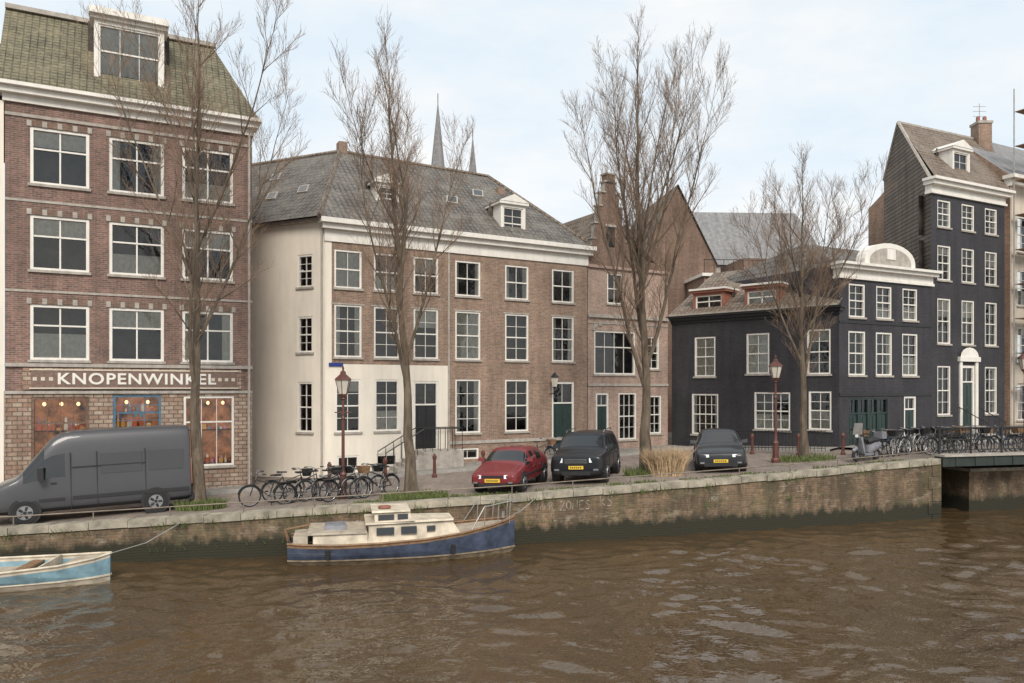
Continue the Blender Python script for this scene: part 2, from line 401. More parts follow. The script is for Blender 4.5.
glint_boost=np.clip((X+4)/16,0,1)*np.clip((27-Y)/9,0,1); Zw*=.9+.45*glint_boost  # ripples steepened towards near right, added to catch bright sky glints
ny,nx=X.shape
vs=np.stack([X,Y,Zw],-1).reshape(-1,3).astype(np.float32)
idx=np.arange(nx*ny).reshape(ny,nx)
fs_=np.stack([idx[:-1,:-1],idx[:-1,1:],idx[1:,1:],idx[1:,:-1]],-1).reshape(-1,4).astype(np.int32)
me=bpy.data.meshes.new('canal_water'); me.vertices.add(len(vs)); me.vertices.foreach_set('co',vs.ravel()); me.loops.add(fs_.size); me.loops.foreach_set('vertex_index',fs_.ravel()); me.polygons.add(len(fs_)); me.polygons.foreach_set('loop_start',np.arange(0,fs_.size,4,dtype=np.int32)); me.polygons.foreach_set('use_smooth',np.ones(len(fs_),dtype=bool)); me.update(calc_edges=True)
me.materials.append(M['water']); ew=empty('canal_water'); o=bpy.data.objects.new('ripples',me); link(o,ew)
mb=MB(); mb.face([(-900,-500,-.25),(900,-500,-.25),(900,80,-.25),(-900,80,-.25)],'water'); obj(mb,'outer_water',(0,0,0),ew)
# quay wall + coping
mb=MB(); xs=[x for x in XS if -80<=x<=16.45]
for xa,xb in zip(xs,xs[1:]):
    mb.face([(xa,yq(xa),-1),(xb,yq(xb),-1),(xb,yq(xb),zg(xb)-.18),(xa,yq(xa),zg(xa)-.18)],'quay')
cx,cy=16.45,29.2
for (ax,ay),(bx,by) in (((cx,cy),(17.8,34.0)),((17.8,34.0),(46,52))):
    mb.face([(ax,ay,-1),(bx,by,-1),(bx,by,zg(bx)-.1),(ax,ay,zg(ax)-.1)],'quay')
rq=random.Random(9)
for i,(xa,xb) in enumerate(zip(xs,xs[1:])):
    d=.008; j=rq.uniform(-.012,.012)
    ya,yb=yq(xa),yq(xb); za,zb=zg(xa)+j,zg(xb)+j
    mb.hexa([(xa+d,ya-.06+j,za-.16),(xb-d,yb-.06+j,zb-.16),(xb-d,yb+.45,zb-.18),(xa+d,ya+.45,za-.18),(xa+d,ya-.06+j,za+.05),(xb-d,yb-.06+j,zb+.05),(xb-d,yb+.45,zb+.05),(xa+d,ya+.45,za+.05)],'coping')
for z in range(5):
    a=-.3+z*.48; b_=a+.46
    w_=.6 if z%2 else .4
    f=Fr(16.45-w_*.95,29.2-w_*.95*.3135-.0,1,.3135); f.box(mb,0,w_+.02,-.03,.3,a,b_,'quay')
obj(mb,'quay_wall')
mb=MB(); pts=[]
x=-22
while x<=16.2:
    pts.append((x,yq(x)+.2,zg(x)+.33))
    mb.tube([(x,yq(x)+.2,zg(x)),(x,yq(x)+.2,zg(x)+.33)],.018,6,'rail'); x+=2.0
mb.tube(pts,.02,6,'rail'); obj(mb,'quay_rail')
# ------------------------------------------------------------------ bridge
B=House('canal_bridge',(16.45,29.2,0)); f=Fr(16.45,29.2,23.55,5.9)
m=B['deck_beam']
f.box(m,0.02,12,-.12,.3,1.98,2.36,'beam'); f.box(m,0.02,12,-.2,.45,2.36,2.44,'stone')
f.box(m,0.3,12,.3,9,2.0,2.2,'dark')
for i in range(13): f.box(m,.6+i*.9,.68+i*.9,-.15,-.118,2.0,2.35,'beam')
f.box(m,12,14,-.4,9,-1,2.4,'quay')
f.box(m,2.35,5.2,1.0,6,-1,1.62,'quay'); f.box(m,2.3,5.3,.9,6,1.62,1.75,'coping')
m=B['railing']
for zz in (.15,.55,1.0): m.tube([f.P(.1,.15,2.44+zz),f.P(12,.15,2.44+zz)],.022 if zz<1 else .035,6,'iron')
for i in range(9): m.tube([f.P(.1+i*1.48,.15,2.4),f.P(.1+i*1.48,.15,3.5)],.04,6,'iron')
for i in range(80): m.tube([f.P(.15+i*.148,.15,2.55),f.P(.15+i*.148,.15,3.42)],.009,4,'iron')
B.finish()
# ------------------------------------------------------------------ LEFT brick shop building
H=House('brick_shop_building',(-16.95,25.4,1)); f=Fr(-16.95,25.4,.89,.456); L=7.9
SX=[1.59,3.96,6.33]; rowsz=[(11.94,13.87),(9.02,10.88),(5.96,7.85)]
ops=[(s-.88,s+.88,a,b) for s in SX for a,b in rowsz]
shop=[(.75,2.45,2.25,4.7),(3.2,4.75,3.5,4.75),(5.5,7.25,2.1,4.7)]
ops+=shop+[(3.1,4.85,1.3,3.25)]
H.cuts=([],[4.9,2.0])
wall(H,f,0,L,.5,14.7,ops,lambda s,z:'brickL' if z>4.9 else 'brickS')
cv=[.1,.1,.6,.3,.6,.1,.6,.1,.3]; ci=0
for s in SX:
    for a,b in rowsz:
        window(H,f,s,1.76,a,b,2,3,curt=cv[ci],fw=.1); ci+=1
        f.box(H['trim'],s-.95,s+.95,-.02,.05,b+.0,b+.2,'brickBr')
        for q in (-.9,-.45,0,.45,.9): f.box(H['trim'],s+q-.07,s+q+.07,-.03,.05,b+.0,b+.2,'stone')
window(H,f,1.6,1.7,2.25,4.7,4,3,'brickBr',inner='shopback_glow'); window(H,f,3.975,1.55,3.5,4.75,3,4,'blueframe',inner='shopback_glow'); window(H,f,6.375,1.75,2.1,4.7,3,3,'white',inner='shopback_glow')
window(H,f,3.975,1.75,1.3,3.25,3,3,'brickBr',curt=.9)
for z,h,t in ((8.25,.08,.03),(11.3,.08,.03),(14.15,.1,.04),(4.8,.1,.06),(5.72,.12,.1)): f.box(H['trim'],0,L,-t,.01,z,z+h,'stone')
f.box(H['trim'],.5,7.5,-.07,.01,4.93,5.68,'brickS'); f.box(H['trim'],.75,7.35,-.1,-.06,5.0,5.62,'signband')
for z in (4.97,5.6): f.box(H['trim'],.7,7.4,-.12,-.05,z,z+.045,'facewhite')
for i in range(28):
    if i<3 or i>23: f.box(H['trim'],.8+i*.235,.92+i*.235,-.11,-.06,5.25,5.37,'facewhite')
cornice(H,f,0,L,14.6,[(.25,.10),(.2,.32),(.12,.48)])
def text(body,size,name,parent,loc,rot,mat,ext=.01,sx=1):
    c=bpy.data.curves.new(name,'FONT'); c.body=body; c.size=size; c.extrude=ext; c.align_x='CENTER'; c.align_y='CENTER'; c.offset=.012; c.space_character=1.12
    o=bpy.data.objects.new(name+'_t',c); scene.collection.objects.link(o); bpy.context.view_layer.update()
    me=bpy.data.meshes.new_from_object(o.evaluated_get(bpy.context.evaluated_depsgraph_get())); bpy.data.objects.remove(o)
    me.materials.clear(); me.materials.append(mat)
    ob=bpy.data.objects.new(name,me); link(ob,parent); ob.location=loc; ob.rotation_euler=rot; ob.scale=(sx,1,1); return ob
p=f.P(4.05,-.115,5.3); ang=math.atan2(.456,.89)
text('KNOPENWINKEL',.54,'sign_letters',H.e,(p[0]+16.95,p[1]-25.4,p[2]-1),(math.pi/2,0,ang),M['white'],.012,1.12)
mr=H['roof']; P=f.P
zt=18.5; ze=15.17
mr.face([P(-.2,-.4,ze),P(L+.2,-.4,ze),P(L-1.2,1.9,zt),P(-.2,1.9,zt)],'slate')
mr.face([P(L+.2,-.4,ze),P(L+.2,12,ze),P(L-1.2,10,zt),P(L-1.2,1.9,zt)],'slate')
mr.face([P(-.2,1.9,zt),P(L-1.2,1.9,zt),P(L-1.2,10,zt+.3),P(-.2,10,zt+.3)],'slateG')
f.box(mr,-.2,L-1.1,1.75,1.95,zt-.02,zt+.14,'stone')
dormer(H,f,3.73,2.25,15.35,18.0,.15,2.6,ped=False,cols=3,rows=3)
f.box(H['dormers'],2.45,5.0,-.12,2.8,18.12,18.35,'white')
mw=H['walls']; mw.face([P(L,0,.5),P(L,12,.5),P(L,12,ze),P(L,0,ze)],'brickL'); mw.face([P(0,12,.5),P(L,12,.5),P(L,12,ze),P(0,12,ze)],'brickL'); mw.face([P(0,0,15),P(0,12,15),P(0,10,zt),P(0,1.9,zt)],'brickL')
H['walls'].tube([P(L-.12,-.1,1),P(L-.12,-.1,14.6)],.05,6,'stone')
H.finish()
H=House('cream_neighbour_house',(-24,21.6,1)); f2=Fr(-16.95-.89*9,25.4-.456*9,.89,.456)
wall(H,f2,0,8.97,.5,14.6,[(s-.6,s+.6,a,a+1.9) for s in (1.5,4.5,7.2) for a in (2.6,5.9,9,11.9)],'cream')
for s in (1.5,4.5,7.2):
    for a in (2.6,5.9,9,11.9): window(H,f2,s,1.2,a,a+1.9,2,4)
cornice(H,f2,0,8.6,14.6,[(.3,.1),(.2,.3)])
H['roof'].face([f2.P(0,0,15.1),f2.P(8.9,0,15.1),f2.P(8.9,4,18),f2.P(0,4,18)],'tile'); H['roof'].face([f2.P(0,4,18),f2.P(8.9,4,18),f2.P(8.9,10,15),f2.P(0,10,15)],'tile')
H['walls'].face([f2.P(0,0,.5),f2.P(0,10,.5),f2.P(0,10,15),f2.P(0,0,15)],'cream')
H.finish()
# ------------------------------------------------------------------ MAIN brick canal house
A=(-7.75,31.5); H=House('brick_canal_house',(A[0],A[1],1.4)); f=Fr(A[0],A[1],.8706,.4919); L=13.22; P=f.P
SX=[.98,2.70,4.52,6.59,9.17,11.78]; wins=[]
for i,s in enumerate(SX):
    w=1.18 if i<3 else 1.28
    wins.append((s,w,9.2,10.8,2,2)); wins.append((s,w,6.3,8.5,2,4))
for s in (.98,2.70): wins.append((s,1.1,3.15,5.36,2,4)); wins.append((s,.95,1.62,2.15,2,2))
for s in (6.59,9.17): wins.append((s,1.28,2.95,5.4,2,4)); wins.append((s,1.1,1.75,2.25,2,2))
ops=[(s-w/2,s+w/2,a,b) for s,w,a,b,_,_ in wins]+[(4.52-.6,4.52+.6,2.3,5.3),(11.78-.65,11.78+.65,2.15,5.3)]
H.cuts=([.28,5.6],[6.0])
wall(H,f,0,L,.5,11.15,ops,lambda s,z:'cream' if (s<.28 or (s<5.6 and z<6.0)) else 'brickM')
for s,w,a,b,c,r in wins: window(H,f,s,w,a,b,c,r,sill=(a>2.3),heavy=(b-a>1))
door(H,f,4.52,1.2,2.3,5.3,'blackpaint',.9); door(H,f,11.78,1.3,2.15,5.3,'greendoor',.9)
for s in SX: f.box(H['trim'],s-.72,s+.72,-.015,.01,8.5,8.56,'stone')
f.box(H['trim'],5.6,L,-.05,.01,2.45,2.6,'stone')
f.box(H['trim'],5.58,5.66,-.04,.01,1,11.1,'stone')
cornice(H,f,0,L,11.1,[(.5,.06),(.22,.28),(.2,.45)])
Lx,Ly=-14.12,34.37; fs=Fr(Lx,Ly,.91,-.41); LS=7.0
sw=[(5.96,.8,9.24,10.6),(5.96,.8,6.5,8.0),(5.96,.8,3.15,5.25)]
wall(H,fs,0,LS,.5,12.0,[(s-w/2,s+w/2,a,b) for s,w,a,b in sw],'cream')
for s,w,a,b in sw: window(H,fs,s,w,a,b,2,4,sill=True,curt=.9)
fs.box(H['cornice'],0,LS+.1,-.22,.1,11.92,12.06,'stone')
H['trim'].tube([fs.P(LS-.12,-.08,1.2),fs.P(LS-.12,-.08,11.9)],.045,6,'stone')
Rp=(3.75,38.0); Rb=(-1.2,46.7); Lb=(-15.5,45)
mw=H['walls']
for a,b in ((Rp,Rb),(Rb,Lb),(Lb,(Lx,Ly))): mw.face([(*a,.5),(*b,.5),(*b,12),(*a,12)],'brickM')
mr=H['roof']; zE=12.04; zR=16.4
A3=Vector(P(-.35,-.4,zE)); R3=Vector(P(L+.05,-.4,zE)); B3=Vector((-8.4,37,zR+.1)); E3=Vector((-1.29,41.0,zR)); L3=Vector((Lx-.1,Ly-.3,zE)); C3=Vector((-14.8,39.9,zR+.1))
Rb3=Vector((*Rb,zE)); Lb3=Vector((*Lb,zE))
mr.face([A3,R3,E3,B3],'tile'); mr.face([R3,Rb3,E3],'tile'); mr.face([L3,A3,B3,C3],'tile'); mr.face([Lb3,L3,C3],'tile'); mr.face([Rb3,Lb3,B3,E3],'tile'); mr.face([Lb3,C3,B3],'tile')
for a,b in ((A3,B3),(B3,E3),(E3,R3),(B3,C3)): mr.tube([a,b],.11,6,'tileB')
n=(L3-A3).cross(B3-A3); n.normalize(); n=n if n.z>0 else -n
for u,v in ((.2,.42),(.45,.38),(.72,.45),(.5,.7)):
    c=A3+(L3-A3)*u+(B3-A3)*v+n*.06; du=(L3-A3).normalized()*.28; dv=(B3-A3).normalized()*.4
    q=[c-du-dv,c+du-dv,c+du+dv,c-du+dv]; mr.hexa([x-n*.08 for x in q]+q,'stone'); c2=[c+(x-c)*.78+n*.01 for x in q]; mr.face(c2,'carglass')
n=(R3-A3).cross(B3-A3); n.normalize(); n=n if n.z>0 else -n
for s_,v in ((5.8,.45),(7.2,.62)):
    c=A3+(R3-A3)*(s_/L)+(B3-A3)*v+n*.06; du=(R3-A3).normalized()*.3; dv=(B3-A3).normalized()*.4
    q=[c-du-dv,c+du-dv,c+du+dv,c-du+dv]; mr.hexa([x-n*.08 for x in q]+q,'stone'); c2=[c+(x-c)*.78+n*.01 for x in q]; mr.face(c2,'carglass')
dormer(H,f,9.17,1.35,12.1,13.75,.35,3.0); dormer(H,f,3.2,1.1,13.0,14.2,1.3,3.0)
f.box(H['chimneys'],2.1,2.5,5.0,5.5,16,17.0,'brickM'); f.box(H['chimneys'],10.0,10.4,3.4,3.8,14.6,15.4,'brickM')
st=H['stoop']
f.box(st,3.85,5.75,-1.3,-.01,1.0,2.28,'stone')
for i in range(6): f.box(st,3.85-.28*(i+1),3.85-.28*i+.0,-1.25,-.2,1.0,2.28-.16*(i+1),'stone')
for i in range(2): f.box(st,11.0,12.6,-.35*(i+1),-.35*i-.01,1.2,2.1-.2*i,'stone')
for tt in (-1.25,-.25):
    st.tube([P(5.7,tt,3.25),P(3.9,tt,3.25),P(2.2,tt,2.3)],.025,6,'iron')
    for i in range(11):
        x=5.7-i*.35; zt_=3.25 if x>3.9 else 3.25-(3.9-x)/1.7*.95; zb_=2.28 if x>3.85 else max(1.3,2.28-(3.85-x)/.28*.16)
        st.tube([P(x,tt,zb_),P(x,tt,zt_)],.014,4,'iron')
st.tube([P(5.7,-1.25,3.25),P(5.7,-.1,3.25)],.025,6,'iron')
f.box(H['street_name_sign'],.15,.75,-.05,-.02,5.9,6.05,'signblue')
q=P(11.0,-.45,5.0); m=H['wall_lantern']; m.tube([P(11.0,0,4.7),P(11.0,-.35,4.75),q],.02,5,'iron'); m.tube([q,(q[0],q[1],5.06)],[.05,.13],6,'iron'); m.tube([(q[0],q[1],5.06),(q[0],q[1],5.5)],[.12,.2],6,'lampglass'); m.tube([(q[0],q[1],5.5),(q[0],q[1],5.75)],[.24,.03],6,'iron')
H.finish()
# ------------------------------------------------------------------ gabled house
H=House('gabled_canal_house',(*P(13.25,0,0)[:2],1.6)); s0,s1=13.25,18.45
wn=[(14.95,1.0,9.3,10.85,2,2),(14.95,2.6,5.7,7.9,4,3),(15.75,1.15,2.35,4.75,3,4),(17.4,.9,6.0,7.7,2,4),(17.6,.8,2.6,4.6,2,4)]
ops=[(s-w/2,s+w/2,a,b) for s,w,a,b,_,_ in wn]+[(13.75,14.55,1.9,4.75)]
wall(H,f,s0,s1,.5,11.1,ops,'brickP')
for s,w,a,b,c,r in wn: window(H,f,s,w,a,b,c,r,sill=True,curt=.9)
door(H,f,14.15,.8,1.9,4.75,'greendoor',.5)
for z,h,t in ((8.55,.16,.12),(5.1,.12,.06),(11.05,.14,.12),(8.25,.06,.03)): f.box(H['trim'],s0,s1,-t,.01,z,z+h,'stone' if z<11 else 'brickP')
for i in range(9):
    t_=math.pi*i/8; f.box(H['trim'],14.95+math.cos(t_)*1.35-.09,14.95+math.cos(t_)*1.35+.09,-.04-.001*i,.01,7.9+math.sin(t_)*.35,8.1+math.sin(t_)*.35,'stone')
prof=[(13.25,11.1),(13.25,11.8),(13.5,11.8),(13.5,12.5),(13.7,12.5),(13.7,13.3),(13.9,13.3),(13.9,14.2),(14.1,14.2),(14.1,14.9),(14.3,14.9),(14.3,15.45),(15.0,15.45),(15.0,14.9),(15.2,14.9),(15.2,14.2),(15.4,14.2),(15.4,13.3),(15.65,13.3),(15.65,12.5),(16.0,12.5),(16.0,11.9),(16.8,11.7),(18.45,11.4),(18.45,11.1)]
G=H['gable']; n_=len(prof)
fr3=[P(a,0,b) for a,b in prof]; bk=[P(a,.35,b) for a,b in prof]
G.face(fr3,'brickBr'); G.face(list(reversed(bk)),'brickBr')
for i in range(n_-1): G.face([fr3[i],bk[i],bk[i+1],fr3[i+1]],'stone')
for (a,b),(c,d) in zip(prof,prof[1:]):
    if b==d and b>11.5: f.box(G,min(a,c)-.05,max(a,c)+.03,-.06,.4,b,b+.08,'stone')
f.box(G,14.4,14.9,-.06,.4,15.45,15.85,'brickBr'); f.box(G,14.33,14.97,-.1,.44,15.85,15.93,'stone')
f.box(G,14.4,14.9,-.04,.02,12.2,13.2,'dark'); f.box(G,14.3,15.0,-.05,.02,13.2,13.32,'stone')
r_=H['roof']; r_.face([P(13.25,.3,11.2),P(14.65,.3,14.2),P(14.65,10,14.2),P(13.25,10,11.2)],'tileB'); r_.face([P(14.65,.3,14.2),P(18.45,.3,11.2),P(18.45,10,11.2),P(14.65,10,14.2)],'tileB')
mw=H['walls']; mw.face([P(s1,0,.5),P(s1,10,.5),P(s1,10,11.2),P(s1,0,11.2)],'brickP'); mw.face([P(s0,10,.5),P(s1,10,.5),P(s1,10,11.2),P(14.65,10,14.2),P(s0,10,11.2)],'brickP')
H.finish()
# ------------------------------------------------------------------ BLACK house
H=House('black_canal_house',(15,34.85,2)); fw_=Fr(8.55,40.64,15.0-8.55,34.85-40.64); LW=math.hypot(6.45,5.79)
wn=[(1.93,1.18,5.6,7.65,2,4),(4.78,1.18,5.7,7.7,2,4),(7.74,1.1,5.65,7.75,2,4),(1.93,1.5,2.6,4.7,4,4),(5.5,1.8,2.97,4.8,4,4),(7.8,1.05,3.05,4.85,2,4)]
wall(H,fw_,0,LW,.5,8.5,[(s-w/2,s+w/2,a,b) for s,w,a,b,_,_ in wn],'brickB')
for i,(s,w,a,b,c,r) in enumerate(wn): window(H,fw_,s,w,a,b,c,r,sill=True,curt=[.72,.72,.1,.3,.6,.6][i])
cornice(H,fw_,0,LW,8.4,[(.15,.06),(.14,.2),(.1,.34)],mat='blackpaint'); fw_.box(H['cornice'],0,LW,-.37,-.2,8.79,8.87,'stone')
Q=fw_.P; r_=H['roof']
r_.face([Q(-.1,-.34,8.8),Q(LW+.1,-.34,8.8),Q(LW+.1,3.6,11.5),Q(.6,3.6,11.5)],'tileB')
r_.face([Q(.6,3.6,11.5),Q(LW+.1,3.6,11.5),Q(LW+.1,8,8.8),Q(-.1,8,8.8)],'tileB'); r_.face([Q(-.1,-.3,8.8),Q(.6,3.6,11.5),Q(-.1,8,8.8)],'tileB')
for s,w in ((2.05,1.75),(4.9,1.75)):
    dormer(H,fw_,s,w,8.95,9.95,.15,1.8,ped=False,cols=2,rows=3,mat='redshut'); fw_.box(H['dormers'],s-w/2-.15,s+w/2+.15,-.05,1.9,10.075,10.17,'white')
ff=Fr(15,34.85,.89,.456); LF=6.67; F_=ff.P
SX=[1.2,3.09,4.99]; wn=[]
for s in SX: wn+= [(s,1.1,8.3,9.85,2,4),(s,1.15,5.6,7.65,2,4)]
ops=[(s-w/2,s+w/2,a,b) for s,w,a,b,_,_ in wn]+[(.65,3.35,1.9,4.5),(4.55,5.45,2.3,4.6)]
wall(H,ff,0,LF,.5,10.1,ops,'brickB')
for s,w,a,b,c,r in wn: window(H,ff,s,w,a,b,c,r,curt=R.choice([.1,.3,.9,.6]))
for k in range(4): door(H,ff,.65+.3375+.675*k,.674,1.9,4.5,'greendoor',.6,fw=.05,frame='greendoor')
door(H,ff,5.0,.9,2.3,4.6,'greendoor',.5)
ff.box(H['trim'],0,LF,-.04,.005,4.62,4.78,'blackpaint'); ff.box(H['trim'],0,LF,-.03,.005,8.0,8.1,'blackpaint')
cornice(H,ff,0,LF,10.05,[(.12,.10),(.33,.05),(.16,.28),(.12,.42)])
pr=[(1.5,10.78)]+[(3.3+1.8*math.cos(math.pi*(1-i/12)),10.78+.25+.85*math.sin(math.pi*i/12)) for i in range(13)]+[(5.1,10.78)]
a_=[F_(x,-.2,z) for x,z in pr]; b_=[F_(x,.3,z) for x,z in pr]; c_=H['cornice']; c_.face(a_,'white'); c_.face(list(reversed(b_)),'white')
for i in range(len(pr)-1): c_.face([a_[i],b_[i],b_[i+1],a_[i+1]],'white')
ii=[F_(3.3+(x-3.3)*.82,-.215,10.9+(z-10.9)*.76) for x,z in pr]; c_.face(ii,'stone')
ff.box(c_,3.0,3.6,-.25,-.19,11.1,11.6,'white')
r_.face([F_(0,0,10.7),F_(LF,0,10.7),F_(LF-1,3,12.2),F_(1,3,12.2)],'tile'); r_.face([F_(1,3,12.2),F_(LF-1,3,12.2),F_(LF,9,10.7),F_(0,9,10.7)],'tile'); r_.face([F_(LF,0,10.7),F_(LF,9,10.7),F_(LF-1,3,12.2)],'tile'); r_.face([F_(0,0,10.7),F_(1,3,12.2),F_(0,9,10.7)],'tile')
mw=H['walls']; mw.face([F_(0,0,8),F_(0,9,8),F_(0,9,10.7),F_(0,0,10.7)],'brickB'); mw.face([F_(LF,0,.5),F_(LF,9,.5),F_(LF,9,10.7),F_(LF,0,10.7)],'brickB'); mw.face([F_(0,9,.5),F_(LF,9,.5),F_(LF,9,10.7),F_(0,9,10.7)],'brickB')
mw.face([Q(0,0,.5),Q(0,8,.5),Q(0,8,8.8),Q(0,0,8.8)],'brickB'); mw.face([Q(0,8,.5),Q(LW,8,.5),Q(LW,8,8.8),Q(0,8,8.8)],'brickB')
ff.box(H['steps'],4.3,5.7,-.9,-.01,1.9,2.3,'stone')
H.finish()
# ------------------------------------------------------------------ TALL dark house
H=House('tall_dark_canal_house',(21.5,39,2)); f=Fr(21.5,39,.89,.456); L=6.35; P=f.P
SX=[1.06,3.08,5.11]; RZ=[(13.35,14.75),(10.6,12.4),(7.3,9.65),(3.6,6.15)]
wn=[(s,1.08,a,b) for s in SX for a,b in RZ if not (s==3.08 and a==3.6)]
ops=[(s-w/2,s+w/2,a,b) for s,w,a,b in wn]+[(2.5,3.66,3.0,6.2)]
wall(H,f,0,L,.5,15.3,ops,'brickB')
for s,w,a,b in wn: window(H,f,s,w,a,b,2,4,curt=R.choice([.1,.3,.9,.3]))
door(H,f,3.08,1.16,3.0,6.2,'greendoor',.7,fw=.14); f.box(H['trim'],2.3,2.5,-.08,.01,3,6.4,'white'); f.box(H['trim'],3.66,3.86,-.08,.01,3,6.4,'white'); f.box(H['trim'],2.2,3.96,-.15,.01,6.4,6.65,'white')
pr=[(2.3,6.65)]+[(3.08+.78*math.cos(math.pi*(1-i/8)),6.65+.5*math.sin(math.pi*i/8)) for i in range(9)]; H['trim'].face([P(x,-.1,z) for x,z in pr],'white')
cornice(H,f,0,L,15.0,[(.12,.12),(.33,.05),(.2,.3),(.14,.45)])
pk=(22.1,43.5,20.2); bkp=(22.41,45.8,17.5); c0=P(0,0,15.75)
mw=H['walls']; mw.face([(21.5,39,.5),(22.41,45.8,.5),bkp,pk,c0],'clap')
e1=P(L,0,15.75); pk2=Vector((29.5,46.8,20.1)); bk2=Vector((30.1,49.5,17.5))
r_=H['roof']; r_.face([P(-.1,-.3,15.75),P(L+.1,-.3,15.75),pk2,pk],'tileB'); r_.face([pk,pk2,bk2,bkp],'tileB'); mw.face([e1,pk2,bk2,(bk2[0],bk2[1],.5),(e1[0],e1[1],.5)],'brickM'); mw.face([bkp,bk2,(bk2[0],bk2[1],.5),(22.41,45.8,.5)],'brickM')
r_.tube([c0,pk,bkp],.09,5,'stone'); r_.tube([pk,pk2],.1,5,'stone')
dormer(H,f,3.3,1.5,15.8,17.8,.5,3.0)
H['chimneys'].box(28.0,28.8,45.6,46.4,17,20.9,'brickM'); H['chimneys'].box(27.95,28.85,45.55,46.45,20.9,21.05,'stone')
for x in (28.2,28.6): H['chimneys'].tube([(x,46,21),(x,46,21.4)],.11,6,'redshut')
for i in range(5): f.box(H['steps'],2.3,3.9,-1.5+.25*i,-.01,1.8,2.3+.17*i,'stone')
for x in (2.3,3.9):
    H['steps'].tube([P(x,-1.5,3.2),P(x,0,4.0)],.025,5,'iron')
    for i in range(6): H['steps'].tube([P(x,-1.45+.28*i,2.2),P(x,-1.45+.28*i,3.22+.15*i)],.014,4,'iron')
H['antenna'].tube([(28.9,47,20),(28.9,47,22.6)],.02,4,'galv')
for z in (21.8,22.1,22.4): H['antenna'].tube([(28.5,47,z),(29.3,47,z)],.012,4,'galv')
H.finish()
H=House('cream_corner_house',(27.4,42,2)); f=Fr(27.6,42.1,.89,.456)
wn=[(s,1.1,a,a+2.0) for s in (1.2,3.3,5.4,7.5) for a in (3.2,6.4,9.6,12.6)]
wall(H,f,0,9,.5,16.2,[(s-w/2,s+w/2,a,b) for s,w,a,b in wn],'facewhite')
for s,w,a,b in wn: window(H,f,s,w,a,b,2,4)
cornice(H,f,0,9,16.2,[(.4,.1),(.2,.35)]); H['roof'].face([f.P(0,0,16.8),f.P(9,0,16.8),f.P(9,4,20.5),f.P(0,4,20.5)],'slateG'); H['roof'].face([f.P(0,4,20.5),f.P(9,4,20.5),f.P(9,9,16.8),f.P(0,9,16.8)],'slateG')
H['walls'].face([f.P(0,0,.5),f.P(0,9,.5),f.P(0,9,16.8),f.P(0,4,20.5),f.P(0,0,16.8)],'brickM')
H.finish()
S=MB()
for i in range(6):
    for t in (-1.0,-.2): S.tube([f.P(i*1.6,t,2.2),f.P(i*1.6,t,21.5)],.035,5,'galv')
for k in range(10):
    z=4+k*1.9; S.tube([f.P(0,-1,z),f.P(8,-1,z)],.03,5,'galv'); f.box(S,0,8,-1,-.25,z-.9,z-.86,'wood')
obj(S,'scaffolding')
# ------------------------------------------------------------------ background buildings
H=House('brown_gable_house',(11.4,52,2))
fb=Fr(8.6,52,1,0.12); fb.box(H['walls'],0,5.6,0,10,.5,13.5,'brickBr')
H['walls'].face([fb.P(0,-.01,13.5),fb.P(5.6,-.01,13.5),fb.P(2.8,-.01,18.8)],'brickBr')
H['roof'].face([fb.P(-.1,-.2,13.4),fb.P(2.8,-.2,19),fb.P(2.8,10,19),fb.P(-.1,10,13.4)],'tileB'); H['roof'].face([fb.P(5.7,-.2,13.4),fb.P(5.7,10,13.4),fb.P(2.8,10,19),fb.P(2.8,-.2,19)],'tileB'); H.finish()
H=House('grey_roofed_hall',(17,68,2)); fb=Fr(15.5,68,1,0.05)
fb.box(H['walls'],0,13,0,14,.5,16,'stone'); H['roof'].face([fb.P(-.3,-.3,16),fb.P(13.3,-.3,16),fb.P(12,4.5,21.8),fb.P(1.8,4.5,21.8)],'slateG'); H['roof'].face([fb.P(-.3,-.3,16),fb.P(1.8,4.5,21.8),fb.P(-.3,14,16)],'slateG'); H['roof'].face([fb.P(13.3,-.3,16),fb.P(13.3,14,16),fb.P(12,4.5,21.8)],'slateG')
H['roof'].face([fb.P(1.8,4.5,21.8),fb.P(12,4.5,21.8),fb.P(13.3,14,16),fb.P(-.3,14,16)],'slateG'); H.finish()
H=House('roof_terrace_house',(14,50,2)); fb=Fr(12.4,49,1,.1)
fb.box(H['walls'],0,9,0,7,.5,12.2,'brickM'); fb.box(H['walls'],3,6,1,5,12.2,13.6,'brickBr'); fb.box(H['roof'],-.2,9.2,-.2,7.2,12.2,12.4,'white')
for i in range(14): H['roof'].tube([fb.P(i*.65,0,12.4),fb.P(i*.65,0,13.3)],.02,4,'iron')
H['roof'].tube([fb.P(0,0,13.3),fb.P(9,0,13.3)],.025,4,'iron'); H.finish()
H=House('grey_roof_house',(4,60,2)); fb=Fr(1.5,60,1,.1)
fb.box(H['walls'],0,9,0,8,.5,14,'brickM'); H['roof'].face([fb.P(0,0,14),fb.P(9,0,14),fb.P(8,4,18.2),fb.P(1,4,18.2)],'slateG'); H['roof'].face([fb.P(0,0,14),fb.P(1,4,18.2),fb.P(0,8,14)],'slateG'); H['roof'].face([fb.P(9,0,14),fb.P(9,8,14),fb.P(8,4,18.2)],'slateG'); H['roof'].face([fb.P(1,4,18.2),fb.P(8,4,18.2),fb.P(9,8,14),fb.P(0,8,14)],'slateG'); H.finish()
for nm,x,z in (('church_tower',-11.7,50),('church_tower',-6.2,44.5)):
    m=MB(); m.box(x-2,x+2,118,122,1,z-22,'brickBr'); m.tube([(x,120,z-22),(x,120,z-20),(x,120,z-16),(x,120,z)],[2.9,2.5,1.7,.05],8,'slateG')
    m.tube([(x,120,z-.3),(x,120,z+1.5)],.06,4,'iron'); obj(m,nm)
